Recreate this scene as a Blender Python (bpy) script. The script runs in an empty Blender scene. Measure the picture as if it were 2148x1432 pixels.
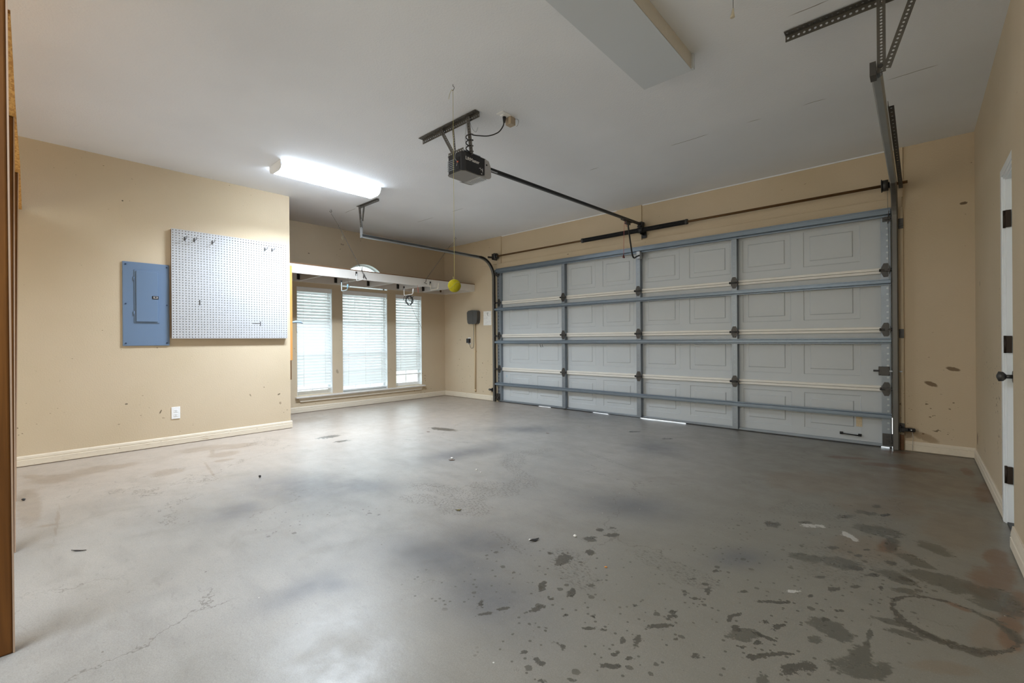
import bpy, bmesh, math, random
import numpy as np
from mathutils import Vector, Matrix

random.seed(7)
SC = bpy.context.scene
COL = SC.collection
R = math.radians

# ------------------------------------------------------------------ camera
YAW, ROLL, HCAM = R(42.094), R(-0.409), 0.9956
cam_data = bpy.data.cameras.new('camera')
cam_data.sensor_width = 36.0
cam_data.lens = 941.09 / 2148 * 36.0
cam_data.shift_y = -2.66 / 2148
cam_data.clip_start = 0.02
cam = bpy.data.objects.new('camera', cam_data)
COL.objects.link(cam)
_d = Vector((-math.sin(YAW), math.cos(YAW), 0))
_r = Vector((math.cos(YAW), math.sin(YAW), 0))
_u = Vector((0, 0, 1))
_r3 = _r * math.cos(ROLL) + _u * math.sin(ROLL)
_u3 = -_r * math.sin(ROLL) + _u * math.cos(ROLL)
m = Matrix((_r3, _u3, -_d)).transposed().to_4x4()
m.translation = Vector((0, 0, HCAM))
cam.matrix_world = m
SC.camera = cam

# ------------------------------------------------------------------ world, light, exposure
SC.view_settings.view_transform = 'Standard'
SC.view_settings.look = 'None'
SC.view_settings.exposure = 1.1
SC.view_settings.gamma = 1.0
SC.view_settings.use_curve_mapping = False
SC.cycles.max_bounces = 16
SC.cycles.diffuse_bounces = 12
SC.cycles.glossy_bounces = 4
SC.cycles.transmission_bounces = 8
SC.cycles.transparent_max_bounces = 12
SC.cycles.sample_clamp_indirect = 6.0
SC.cycles.caustics_reflective = False
SC.cycles.caustics_refractive = False

world = bpy.data.worlds.new('sky')
SC.world = world
world.use_nodes = True
bg = world.node_tree.nodes['Background']
bg.inputs[0].default_value = (0.86, 0.94, 1.0, 1)
bg.inputs[1].default_value = 2.0


def fill_light(name, loc, rot, sx, sy, power, color):
    """rectangular area light added as fill"""
    L = bpy.data.lights.new(name, 'AREA')
    L.shape = 'RECTANGLE'
    L.size, L.size_y = sx, sy
    L.energy = power
    L.color = color
    o = bpy.data.objects.new(name, L)
    o.location = loc
    o.rotation_euler = rot
    COL.objects.link(o)
    return o


# unseen fill lights, added behind the camera to brighten the room
fill_light('rear_wall_fill', (-3.2, -2.9, 1.25), (R(90), 0, R(180)), 3.2, 2.1, 60, (0.78, 0.88, 1.0))
fill_light('rear_overhead_fill', (-1.5, -1.3, 2.6), (0, 0, 0), 1.3, 1.3, 48, (0.78, 0.88, 1.0))

D, CEI, LW, YB, WW, RW = 5.2623, 2.6735, -5.3795, 2.13, -6.4075, 0.3539
DL, DR = -5.049, -0.173           # garage door edges


# ------------------------------------------------------------------ node helpers
class NT:
    def __init__(self, name):
        self.mat = bpy.data.materials.new(name)
        self.mat.use_nodes = True
        self.t = self.mat.node_tree
        self.bsdf = self.t.nodes['Principled BSDF']
        self.co = None

    def n(self, kind, **kw):
        nd = self.t.nodes.new(kind)
        for k, v in kw.items():
            setattr(nd, k, v)
        return nd

    def link(self, a, b):
        self.t.links.new(a, b)

    def put(self, sock, v):
        if isinstance(v, bpy.types.NodeSocket):
            self.link(v, sock)
        elif isinstance(v, (tuple, list)) and len(v) == 3 and sock.type == 'RGBA':
            sock.default_value = (*v, 1)
        else:
            sock.default_value = v

    def pos(self):
        if self.co is None:
            self.co = self.n('ShaderNodeNewGeometry').outputs['Position']
        return self.co

    def obj(self):
        return self.n('ShaderNodeTexCoord').outputs['Object']

    def noise(self, scale, detail=4, rough=.55, vec=None, dist=0, out=0):
        nd = self.n('ShaderNodeTexNoise')
        self.link(vec or self.pos(), nd.inputs['Vector'])
        nd.inputs['Scale'].default_value = scale
        nd.inputs['Detail'].default_value = detail
        nd.inputs['Roughness'].default_value = rough
        nd.inputs['Distortion'].default_value = dist
        return nd.outputs[out]

    def math(self, op, a, b=0.0, c=None, clamp=False):
        nd = self.n('ShaderNodeMath', operation=op)
        nd.use_clamp = clamp
        self.put(nd.inputs[0], a)
        self.put(nd.inputs[1], b)
        if c is not None:
            self.put(nd.inputs[2], c)
        return nd.outputs[0]

    def ramp(self, v, lo, hi, a=0.0, b=1.0):
        nd = self.n('ShaderNodeMapRange')
        nd.interpolation_type = 'SMOOTHSTEP'
        self.put(nd.inputs[0], v)
        for i, x in enumerate((lo, hi, a, b)):
            nd.inputs[1 + i].default_value = x
        return nd.outputs[0]

    def mix(self, f, a, b, mode='MIX'):
        nd = self.n('ShaderNodeMix', data_type='RGBA', blend_type=mode)
        self.put(nd.inputs[0], f)
        self.put(nd.inputs[6], a)
        self.put(nd.inputs[7], b)
        return nd.outputs[2]

    def stretch(self, s, rot=(0, 0, 0), vec=None):
        nd = self.n('ShaderNodeMapping')
        self.link(vec or self.pos(), nd.inputs[0])
        nd.inputs['Scale'].default_value = s
        nd.inputs['Rotation'].default_value = rot
        return nd.outputs[0]

    def bump(self, h, strength, dist=.01):
        nd = self.n('ShaderNodeBump')
        nd.inputs['Strength'].default_value = strength
        nd.inputs['Distance'].default_value = dist
        self.link(h, nd.inputs['Height'])
        self.link(nd.outputs[0], self.bsdf.inputs['Normal'])

    def blob(self, c, r, ang=0.0, plane='xz', vec=None):
        """soft mask 1 at the centre .. 0 outside an ellipse on a wall"""
        nd = self.n('ShaderNodeMapping', vector_type='TEXTURE')
        self.link(vec or self.pos(), nd.inputs[0])
        if plane == 'xz':
            nd.inputs['Location'].default_value = (c[0], 0, c[1])
            nd.inputs['Rotation'].default_value = (0, ang, 0)
            nd.inputs['Scale'].default_value = (r[0], 1e6, r[1])
        elif plane == 'yz':
            nd.inputs['Location'].default_value = (0, c[0], c[1])
            nd.inputs['Rotation'].default_value = (ang, 0, 0)
            nd.inputs['Scale'].default_value = (1e6, r[0], r[1])
        else:
            nd.inputs['Location'].default_value = (c[0], c[1], 0)
            nd.inputs['Rotation'].default_value = (0, 0, ang)
            nd.inputs['Scale'].default_value = (r[0], r[1], 1e6)
        ln = self.n('ShaderNodeVectorMath', operation='LENGTH')
        self.link(nd.outputs[0], ln.inputs[0])
        return self.ramp(ln.outputs['Value'], 1.15, .75)

    def done(self, color=None, rough=.5, metal=0.0, spec=.5):
        if color is not None:
            self.put(self.bsdf.inputs['Base Color'], color)
        self.put(self.bsdf.inputs['Roughness'], rough)
        self.put(self.bsdf.inputs['Metallic'], metal)
        self.put(self.bsdf.inputs['Specular IOR Level'], spec)
        return self.mat


def srgb(r, g, b):
    f = lambda c: (c / 255 / 12.92) if c / 255 <= .04045 else ((c / 255 + .055) / 1.055) ** 2.4
    return (f(r), f(g), f(b))


def paint(name, rgb, rough=.5, metal=0.0, var=.06, scale=30, bump=0.0, bscale=200, spec=.5):
    n = NT(name)
    v = n.noise(scale, 4)
    dark = tuple(c * (1 - var) for c in rgb)
    lite = tuple(min(1, c * (1 + var)) for c in rgb)
    col = n.mix(v, dark, lite)
    if bump:
        n.bump(n.noise(bscale, 2), bump, .002)
    return n.done(col, rough, metal, spec)


def wall_paint(name, marks=(), dirt=0.5, plane='yz'):
    n = NT(name)
    base = srgb(205, 189, 164)
    low = n.noise(1.1, 3)
    col = n.mix(n.ramp(low, .3, .7), base, srgb(199, 183, 156))
    # scuffs and small specks of dirt, denser near the floor
    sep = n.n('ShaderNodeSeparateXYZ')
    n.link(n.pos(), sep.inputs[0])
    lowz = n.ramp(sep.outputs[2], 1.5, .1, .0, 1.0)
    sp = n.noise(26, 2, .5)
    thr = n.math('SUBTRACT', sp, n.math('MULTIPLY', lowz, .055 * dirt))
    sp2 = n.noise(26, 2, .5, vec=n.stretch((1, 1, 1.7), (.4, .9, 0)))
    m1 = n.ramp(n.math('ADD', sp2, n.math('MULTIPLY', lowz, .07 * dirt)), .735, .76)
    gate = n.ramp(n.noise(2.2, 2), .47, .6)
    m1 = n.math('MULTIPLY', m1, gate)
    col = n.mix(n.math('MULTIPLY', m1, .75), col, srgb(92, 74, 52))
    for (c, r, a, s, rgb) in marks:
        warp = n.n('ShaderNodeVectorMath', operation='ADD')
        nz = n.n('ShaderNodeVectorMath', operation='SCALE')
        n.link(n.noise(40, 2, out=1), nz.inputs[0])
        nz.inputs['Scale'].default_value = min(r) * .8
        n.link(n.pos(), warp.inputs[0])
        n.link(nz.outputs[0], warp.inputs[1])
        off = min(r) * .4
        mk = n.blob((c[0] + off, c[1] + off), r, a, plane, warp.outputs[0])
        col = n.mix(n.math('MULTIPLY', mk, s), col, rgb)
    n.bump(n.noise(95, 3, .5), .35, .004)
    return n.done(col, .62, spec=.3)


# ------------------------------------------------------------------ mesh builder
class MB:
    def __init__(self):
        self.v, self.f, self.s = [], [], []

    def add(self, vs, fs, smooth=False):
        b = len(self.v)
        self.v += [tuple(p) for p in vs]
        self.f += [tuple(i + b for i in f) for f in fs]
        self.s += [smooth] * len(fs)
        return self

    def box(self, x0, x1, y0, y1, z0, z1):
        x0, x1 = min(x0, x1), max(x0, x1)
        y0, y1 = min(y0, y1), max(y0, y1)
        z0, z1 = min(z0, z1), max(z0, z1)
        vs = [(x, y, z) for z in (z0, z1) for y in (y0, y1) for x in (x0, x1)]
        return self.add(vs, [(0, 2, 3, 1), (4, 5, 7, 6), (0, 1, 5, 4), (2, 6, 7, 3), (0, 4, 6, 2), (1, 3, 7, 5)])

    def bar(self, p, q, w, h, up=(0, 0, 1)):
        """box along p-q, width w sideways, height h along up"""
        p, q = Vector(p), Vector(q)
        d = (q - p).normalized()
        s = d.cross(Vector(up))
        if s.length < 1e-5:
            s = d.cross(Vector((0, 1, 0)))
        s.normalize()
        u = s.cross(d).normalized()
        vs = []
        for e in (p, q):
            for a, b in ((-1, -1), (1, -1), (1, 1), (-1, 1)):
                vs.append(e + s * (a * w / 2) + u * (b * h / 2))
        return self.add(vs, [(3, 2, 1, 0), (4, 5, 6, 7), (0, 1, 5, 4), (1, 2, 6, 5), (2, 3, 7, 6), (3, 0, 4, 7)])

    def tube(self, pts, r, n=8, closed=False, caps=True):
        pts = [Vector(p) for p in pts]
        N = len(pts)
        rs = r if isinstance(r, (list, tuple)) else [r] * N
        t0 = (pts[1] - pts[0]).normalized()
        u = t0.orthogonal().normalized()
        rings = []
        for i, p in enumerate(pts):
            if closed:
                t = (pts[(i + 1) % N] - pts[i - 1]).normalized()
            else:
                t = (pts[min(i + 1, N - 1)] - pts[max(i - 1, 0)]).normalized()
            u = (u - t * u.dot(t))
            u = u.normalized() if u.length > 1e-6 else t.orthogonal().normalized()
            w = t.cross(u)
            rings.append([p + (u * math.cos(2 * math.pi * k / n) + w * math.sin(2 * math.pi * k / n)) * rs[i] for k in range(n)])
        vs = [v for rg in rings for v in rg]
        fs = []
        M = N if closed else N - 1
        for i in range(M):
            a, b = i * n, ((i + 1) % N) * n
            for k in range(n):
                k2 = (k + 1) % n
                fs.append((a + k, a + k2, b + k2, b + k))
        self.add(vs, fs, True)
        if caps and not closed:
            b = len(self.v) - len(vs)
            self.f.append(tuple(b + k for k in reversed(range(n)))); self.s.append(False)
            self.f.append(tuple(b + (N - 1) * n + k for k in range(n))); self.s.append(False)
        return self

    def cyl(self, p, q, r, n=16, r2=None):
        return self.tube([p, q], [r, r if r2 is None else r2], n)

    def prism(self, poly, axis, a, b):
        """extrude a 2-D polygon along an axis. poly in the two other axes, in x,y,z order"""
        def P(p, t):
            return {'x': (t, p[0], p[1]), 'y': (p[0], t, p[1]), 'z': (p[0], p[1], t)}[axis]
        n = len(poly)
        vs = [P(p, a) for p in poly] + [P(p, b) for p in poly]
        fs = [tuple(range(n)), tuple(range(2 * n - 1, n - 1, -1))]
        fs += [(i, (i + 1) % n, n + (i + 1) % n, n + i) for i in range(n)]
        return self.add(vs, fs)

    def sphere(self, c, r, nu=16, nv=10):
        c = Vector(c)
        vs = [c + Vector((0, 0, r))]
        for j in range(1, nv):
            th = math.pi * j / nv
            for i in range(nu):
                ph = 2 * math.pi * i / nu
                vs.append(c + Vector((math.sin(th) * math.cos(ph), math.sin(th) * math.sin(ph), math.cos(th))) * r)
        vs.append(c - Vector((0, 0, r)))
        fs = [(0, 1 + i, 1 + (i + 1) % nu) for i in range(nu)]
        for j in range(nv - 2):
            for i in range(nu):
                a = 1 + j * nu
                fs.append((a + i, a + nu + i, a + nu + (i + 1) % nu, a + (i + 1) % nu))
        L = len(vs) - 1
        a = 1 + (nv - 2) * nu
        fs += [(a + i, L, a + (i + 1) % nu) for i in range(nu)]
        return self.add(vs, fs, True)

    def perforated(self, o, du, dv, nu, nv, pitch_u, pitch_v, r, thick, k=8):
        k = 8
        """plate with a grid of round holes; o corner, du/dv unit directions"""
        o, du, dv = Vector(o), Vector(du).normalized(), Vector(dv).normalized()
        nn = du.cross(dv).normalized() * (thick / 2)
        for i in range(nu):
            for j in range(nv):
                c = o + du * (pitch_u * (i + .5)) + dv * (pitch_v * (j + .5))
                hu, hv = du * pitch_u / 2, dv * pitch_v / 2
                outer, inner = [], []
                for s in range(k):
                    a = 2 * math.pi * s / k
                    ca, sa = math.cos(a), math.sin(a)
                    mx = max(abs(ca), abs(sa))
                    outer.append(c + hu * (ca / mx) + hv * (sa / mx))
                    inner.append(c + du * (r * ca) + dv * (r * sa))
                vs = [p + nn for p in outer] + [p + nn for p in inner] + [p - nn for p in outer] + [p - nn for p in inner]
                fs = []
                for s in range(k):
                    t = (s + 1) % k
                    fs.append((s, t, k + t, k + s))
                    fs.append((2 * k + t, 2 * k + s, 3 * k + s, 3 * k + t))
                    fs.append((k + s, k + t, 3 * k + t, 3 * k + s))
                    e = outer[s] - c
                    fs.append((t, s, 2 * k + s, 2 * k + t))
                self.add(vs, fs)
        return self

    def build(self, name, mat, parent=None, bevel=0.0, seg=2, weld=False):
        me = bpy.data.meshes.new(name)
        off = Vector((0, 0, 0))
        q = parent
        while q is not None:
            off += q.location
            q = q.parent
        vs = np.array(self.v, dtype=float)
        if parent is None:
            lo, hi = vs.min(0), vs.max(0)
            org = Vector(((lo[0] + hi[0]) / 2, (lo[1] + hi[1]) / 2, lo[2]))
        else:
            org = Vector((vs.min(0) + vs.max(0)) / 2)
        me.from_pydata([tuple(p) for p in (vs - np.array(org))], [], self.f)
        me.polygons.foreach_set('use_smooth', self.s)
        me.materials.append(mat)
        if weld:
            bm = bmesh.new(); bm.from_mesh(me)
            bmesh.ops.remove_doubles(bm, verts=bm.verts, dist=1e-5)
            bm.to_mesh(me); bm.free()
        me.update()
        o = bpy.data.objects.new(name, me)
        o.location = org - off
        if parent is not None:
            o.parent = parent
        COL.objects.link(o)
        if bevel:
            b = o.modifiers.new('bevel', 'BEVEL')
            b.width = bevel
            b.segments = seg
            b.limit_method = 'ANGLE'
        return o


def smooth_path(pts, k=5):
    """Catmull-Rom smoothing of a path"""
    P = [Vector(p) for p in pts]
    P = [P[0] * 2 - P[1]] + P + [P[-1] * 2 - P[-2]]
    out = []
    for i in range(1, len(P) - 2):
        a, b, c, d = P[i - 1:i + 3]
        for j in range(k):
            t = j / k
            out.append(.5 * ((2 * b) + (c - a) * t + (2 * a - 5 * b + 4 * c - d) * t * t + (3 * b - a - 3 * c + d) * t ** 3))
    out.append(P[-2])
    return out


def tag(o, label=None, cat=None, group=None, kind=None):
    if label: o['label'] = label
    if cat: o['category'] = cat
    if group: o['group'] = group
    if kind: o['kind'] = kind
    return o


def thing(name, loc, label, cat, group=None):
    o = bpy.data.objects.new(name, None)
    o.empty_display_size = .1
    o.location = loc
    COL.objects.link(o)
    return tag(o, label, cat, group)


def setting(name, loc=None):
    o = bpy.data.objects.new(name, None)
    o.empty_display_size = .1
    o.location = loc or (0, 0, 0)
    COL.objects.link(o)
    o['kind'] = 'structure'
    return o


def copy_tree(o, loc=None, label=None):
    c = o.copy(); COL.objects.link(c)
    if loc is not None: c.location = loc
    if label: c['label'] = label
    for ch in o.children:
        d = ch.copy(); COL.objects.link(d); d.parent = c
        for g in ch.children:
            e = g.copy(); COL.objects.link(e); e.parent = d
    return c


def same(o, dloc, parent=None):
    """another copy of a part (sharing its mesh), moved by dloc"""
    c = o.copy(); COL.objects.link(c)
    c.location = o.location + Vector(dloc)
    if parent is not None: c.parent = parent
    for g in o.children:
        e = g.copy(); COL.objects.link(e); e.parent = c
    return c


# ------------------------------------------------------------------ materials
M = {}
M['beige'] = wall_paint('beige_wall_paint')
M['beige_left'] = wall_paint('beige_left_wall_paint', [
    ((.679, .437), (.012, .006), 0, .8, srgb(70, 62, 50)), ((.929, .335), (.006, .02), -.4, .8, srgb(80, 66, 50)),
    ((.662, 2.294), (.006, .006), 0, .9, srgb(50, 44, 36)), ((2.002, .402), (.016, .008), .5, .8, srgb(70, 60, 45)),
    ((2.017, .301), (.012, .016), .2, .5, srgb(100, 80, 60)), ((1.708, .42), (.006, .016), .4, .6, srgb(100, 84, 60))])
M['beige_front'] = wall_paint('beige_front_wall_paint', [
    ((.289, 2.102), (.024, .012), 0, .85, srgb(92, 70, 48)), ((.22, .727), (.045, .016), .25, .8, srgb(100, 74, 46)),
    ((.085, .595), (.045, .018), .4, .8, srgb(96, 70, 44)), ((.05, .13), (.09, .035), .35, .45, srgb(120, 88, 50)),
    ((-.06, .16), (.035, .05), .1, .6, srgb(86, 60, 36))], dirt=.9, plane='xz')
M['beige_window'] = wall_paint('beige_window_wall_paint', [
    ((2.8, 2.25), (.012, .007), 0, .8, srgb(70, 58, 40)), ((3.21, .55), (.02, .035), .3, .4, srgb(90, 76, 56))], dirt=.9)
M['beige_right'] = wall_paint('beige_right_wall_paint', [
    ((5.17, .18), (.03, .05), 0, .85, srgb(80, 60, 40)), ((4.9, 1.4), (.015, .02), 0, .6, srgb(80, 60, 40))], dirt=1.6)
M['beige_trim'] = paint('beige_trim_paint', srgb(210, 190, 156), .45, var=.05, scale=3, spec=.35)


def ceiling_paint():
    n = NT('white_ceiling_paint')
    sep = n.n('ShaderNodeSeparateXYZ'); n.link(n.pos(), sep.inputs[0])
    x, y = sep.outputs[0], sep.outputs[1]
    col = n.mix(n.ramp(n.noise(.8, 3), .3, .7), srgb(236, 240, 246), srgb(229, 233, 239))
    # drywall seams whose paint has cracked open in places
    wob = n.math('MULTIPLY', n.math('SUBTRACT', n.noise(3.0, 3), .5), .05)
    crack = None
    for (yc, segs) in ((3.82, ((-5.25, -4.86), (-4.50, -4.25), (-2.42, -2.28), (-1.60, -1.25), (-.99, -.86), (-.62, -.45), (-.15, .12))),
                       (2.715, ((-.50, -.30),)), (2.885, ((-5.55, -5.24),))):
        dy = n.math('ABSOLUTE', n.math('SUBTRACT', n.math('ADD', y, wob), yc))
        line = n.ramp(dy, .0045, .0015)
        gate = None
        for a, b in segs:
            g = n.math('MULTIPLY', n.ramp(x, a, a + .06), n.ramp(x, b, b - .06))
            gate = g if gate is None else n.math('MAXIMUM', gate, g)
        line = n.math('MULTIPLY', line, gate)
        crack = line if crack is None else n.math('MAXIMUM', crack, line)
    col = n.mix(n.math('MULTIPLY', crack, .8), col, srgb(96, 88, 76))
    seam = n.ramp(n.math('ABSOLUTE', n.math('SUBTRACT', y, 3.82)), .16, .0)
    spk = n.ramp(n.noise(30, 2), .80, .83)
    rg = n.ramp(x, -.2, .3)
    col = n.mix(n.math('MULTIPLY', n.math('MULTIPLY', spk, rg), .8), col, srgb(90, 90, 92))
    h = n.math('ADD', n.math('MULTIPLY', n.noise(80, 3), .012), n.math('MULTIPLY', seam, .004))
    n.bump(h, .5, .25)
    return n.done(col, .75, spec=.2)


M['ceiling'] = ceiling_paint()


def weathered_white():
    n = NT('weathered_white_trim_paint')
    z = n.noise(6, 4, vec=n.stretch((1, 1, 6)))
    grain = n.noise(9, 4, .6, vec=n.stretch((1, 1, 14)))
    m1 = n.ramp(grain, .6, .72)
    m1 = n.math('MULTIPLY', m1, n.ramp(n.noise(1.2, 2), .4, .6))
    col = n.mix(n.math('MULTIPLY', m1, .6), srgb(222, 212, 194), srgb(150, 122, 84))
    spk = n.ramp(n.noise(45, 2), .73, .76)
    col = n.mix(n.math('MULTIPLY', spk, .8), col, srgb(90, 70, 48))
    return n.done(col, .5, spec=.35)


M['base'] = weathered_white()
M['white_trim'] = paint('white_gloss_trim_paint', srgb(226, 230, 232), .35, var=.03, scale=8)
M['white_old'] = paint('old_white_board_paint', srgb(218, 214, 208), .45, var=.06, scale=6)
M['blind'] = None


def blind_mat():
    n = NT('white_blind_slat_plastic')
    spk = n.ramp(n.noise(38, 2), .76, .79)
    col = n.mix(n.math('MULTIPLY', spk, .5), srgb(244, 244, 243), srgb(120, 118, 112))
    n.put(n.bsdf.inputs['Base Color'], col)
    n.bsdf.inputs['Roughness'].default_value = .4
    tr = n.n('ShaderNodeBsdfTranslucent')
    tr.inputs[0].default_value = (.95, .97, 1.0, 1)
    mx = n.n('ShaderNodeMixShader')
    mx.inputs[0].default_value = .35
    n.link(n.bsdf.outputs[0], mx.inputs[1]); n.link(tr.outputs[0], mx.inputs[2])
    n.link(mx.outputs[0], n.t.nodes['Material Output'].inputs[0])
    return n.mat


M['blind'] = blind_mat()
M['cord'] = paint('white_cord_fabric', srgb(236, 234, 230), .8)
M['vinyl'] = paint('white_vinyl', srgb(240, 242, 244), .35, var=.02)
g = NT('window_glass')
_tr = g.n('ShaderNodeBsdfTransparent'); _tr.inputs[0].default_value = (.93, .96, .95, 1)
_gl = g.n('ShaderNodeBsdfGlossy'); _gl.inputs['Roughness'].default_value = .02
_mx = g.n('ShaderNodeMixShader'); _mx.inputs[0].default_value = .06
g.link(_tr.outputs[0], _mx.inputs[1]); g.link(_gl.outputs[0], _mx.inputs[2])
g.link(_mx.outputs[0], g.t.nodes['Material Output'].inputs[0])
M['glass'] = g.mat


def floor_mat():
    n = NT('stained_concrete')
    a1 = n.n('ShaderNodeAttribute'); a1.attribute_name = 'stain_a'
    a2 = n.n('ShaderNodeAttribute'); a2.attribute_name = 'stain_b'
    s1 = n.n('ShaderNodeSeparateColor'); n.link(a1.outputs['Color'], s1.inputs[0])
    s2 = n.n('ShaderNodeSeparateColor'); n.link(a2.outputs['Color'], s2.inputs[0])
    wet, damp, rust = s1.outputs
    smudge, etch, dots = s2.outputs
    white = a1.outputs['Alpha']
    brown = a2.outputs['Alpha']
    sep = n.n('ShaderNodeSeparateXYZ'); n.link(n.pos(), sep.inputs[0])
    x, y = sep.outputs[0], sep.outputs[1]
    # trowelled concrete
    n1 = n.noise(.9, 4, .6)
    n2 = n.noise(6, 6, .65)
    n3 = n.noise(90, 3, .6)
    sweep = n.noise(2.2, 5, .6, vec=n.stretch((1, 3.2, 1), (0, 0, R(42))))
    col = n.mix(n.ramp(n1, .25, .75), srgb(150, 148, 144), srgb(172, 168, 162))
    col = n.mix(n.math('MULTIPLY', n.ramp(sweep, .45, .75), .35), col, srgb(128, 125, 121))
    col = n.mix(n.math('MULTIPLY', n.ramp(n2, .5, .8), .25), col, srgb(186, 178, 168))
    # base colour turns greener and darker to the right, pinker to the left
    side = n.ramp(n.math('ADD', x, n.math('MULTIPLY', n.noise(1.3, 3), 1.0)), -1.6, .1)
    col = n.mix(n.math('MULTIPLY', side, .8), col, srgb(124, 120, 108))
    left = n.ramp(x, -2.8, -4.8)
    col = n.mix(n.math('MULTIPLY', left, .45), col, srgb(186, 166, 148))
    col = n.mix(n.math('MULTIPLY', n.ramp(n3, .45, .75), .18), col, srgb(120, 116, 108))
    # stains
    warpn = n.math('SUBTRACT', n.noise(28, 4, .7), .5)
    warpc = n.math('SUBTRACT', n.noise(9, 5, .7), .5)
    sm = n.math('MULTIPLY', smudge, n.ramp(n.noise(3.5, 5, .7), .2, .6, .55, 1.0))
    col = n.mix(n.math('MULTIPLY', sm, .72), col, srgb(96, 98, 104))
    br = n.ramp(n.math('ADD', brown, n.math('MULTIPLY', warpc, 1.3)), .38, .85)
    col = n.mix(n.math('MULTIPLY', br, .36), col, srgb(128, 106, 82))
    ru = n.ramp(n.math('ADD', rust, n.math('MULTIPLY', warpc, 1.6)), .40, .9)
    col = n.mix(n.math('MULTIPLY', ru, .6), col, srgb(112, 72, 40))
    dm = n.ramp(n.math('ADD', damp, n.math('MULTIPLY', n.math('SUBTRACT', n.noise(19, 6, .8, vec=n.stretch((1, 1.7, 1), (0, 0, R(35)))), .5), 2.6)), .52, .62)
    col = n.mix(n.math('MULTIPLY', dm, .7), col, srgb(74, 72, 62))
    warpm = n.math('SUBTRACT', n.noise(45, 5, .75), .5)
    wt = n.ramp(n.math('ADD', wet, n.math('MULTIPLY', n.math('ADD', warpn, warpm), 1.9)), .46, .56)
    col = n.mix(n.math('MULTIPLY', wt, .8), col, srgb(66, 62, 54))
    # drips: fine droplets inside the dotted zones
    vo = n.n('ShaderNodeTexVoronoi'); n.link(n.stretch((1, 1, 1)), vo.inputs['Vector']); vo.inputs['Scale'].default_value = 17
    vs = n.n('ShaderNodeSeparateColor'); n.link(vo.outputs['Color'], vs.inputs[0])
    rad = n.math('MULTIPLY', n.ramp(vs.outputs[0], .45, 1.0), .21)
    drop = n.math('LESS_THAN', vo.outputs['Distance'], n.math('ADD', rad, n.math('MULTIPLY', n.math('ADD', warpn, warpm), .32)))
    drop = n.math('MULTIPLY', drop, n.math('GREATER_THAN', vs.outputs[0], .50))
    vo2 = n.n('ShaderNodeTexVoronoi'); n.link(n.pos(), vo2.inputs['Vector']); vo2.inputs['Scale'].default_value = 46
    vs2 = n.n('ShaderNodeSeparateColor'); n.link(vo2.outputs['Color'], vs2.inputs[0])
    drop2 = n.math('MULTIPLY', n.math('LESS_THAN', vo2.outputs['Distance'], .26), n.math('GREATER_THAN', vs2.outputs[0], .78))
    dr = n.math('MULTIPLY', n.math('MAXIMUM', drop, drop2), n.ramp(n.math('ADD', dots, n.math('MULTIPLY', warpc, .8)), .2, .6))
    col = n.mix(n.math('MULTIPLY', dr, .68), col, srgb(72, 68, 58))
    # etched, flaking surface film
    film = n.noise(55, 4, .75, vec=n.stretch((1, 1.8, 1), (0, 0, R(42))))
    et = n.math('MULTIPLY', n.ramp(film, .52, .56), n.ramp(n.math('ADD', etch, n.math('MULTIPLY', warpc, 1.2)), .35, .6))
    col = n.mix(n.math('MULTIPLY', et, .62), col, srgb(98, 94, 86))
    # white paint drips
    wh = n.ramp(n.math('ADD', white, n.math('MULTIPLY', n.math('ADD', warpn, warpm), 2.0)), .55, .68)
    col = n.mix(n.math('MULTIPLY', wh, .75), col, srgb(206, 204, 198))
    # general fine grime: short dark flecks and pits
    fl = n.ramp(n.noise(70, 3, .6, vec=n.stretch((1, 2.4, 1), (0, 0, R(40)))), .66, .72)
    fl = n.math('MULTIPLY', fl, n.ramp(n.noise(1.6, 4, .6), .45, .65))
    col = n.mix(n.math('MULTIPLY', fl, .35), col, srgb(92, 88, 80))
    gm = n.ramp(n.noise(4.2, 6, .72, dist=.8), .50, .72)
    col = n.mix(n.math('MULTIPLY', gm, .22), col, srgb(118, 112, 100))
    gr_ = n.noise(240, 2, .6)
    col = n.mix(n.math('MULTIPLY', n.ramp(gr_, .42, .62), .22), col, srgb(100, 97, 90))
    lt = n.ramp(n.noise(150, 3, .7), .60, .70)
    col = n.mix(n.math('MULTIPLY', lt, .16), col, srgb(216, 212, 204))
    st2 = n.ramp(n.noise(11, 6, .75, vec=n.stretch((1, 3, 1), (0, 0, R(48))), dist=.5), .54, .72)
    col = n.mix(n.math('MULTIPLY', st2, .2), col, srgb(112, 106, 98))
    # white crumbs all over
    vo3 = n.n('ShaderNodeTexVoronoi'); n.link(n.pos(), vo3.inputs['Vector']); vo3.inputs['Scale'].default_value = 11
    vs3 = n.n('ShaderNodeSeparateColor'); n.link(vo3.outputs['Color'], vs3.inputs[0])
    cr = n.math('MULTIPLY', n.math('LESS_THAN', vo3.outputs['Distance'], .035), n.math('GREATER_THAN', vs3.outputs[1], .72))
    col = n.mix(n.math('MULTIPLY', cr, .7), col, srgb(232, 230, 224))
    cr2 = n.math('MULTIPLY', n.math('LESS_THAN', vo3.outputs['Distance'], .045), n.math('LESS_THAN', vs3.outputs[1], .22))
    col = n.mix(n.math('MULTIPLY', cr2, .7), col, srgb(66, 58, 48))
    # thin wandering cracks
    ck = n.n('ShaderNodeTexVoronoi', feature='DISTANCE_TO_EDGE')
    wv = n.n('ShaderNodeVectorMath', operation='ADD')
    sc = n.n('ShaderNodeVectorMath', operation='SCALE'); n.link(n.noise(2.5, 5, .7, out=1), sc.inputs[0]); sc.inputs['Scale'].default_value = .5
    n.link(n.pos(), wv.inputs[0]); n.link(sc.outputs[0], wv.inputs[1])
    n.link(wv.outputs[0], ck.inputs['Vector']); ck.inputs['Scale'].default_value = .75
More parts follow.
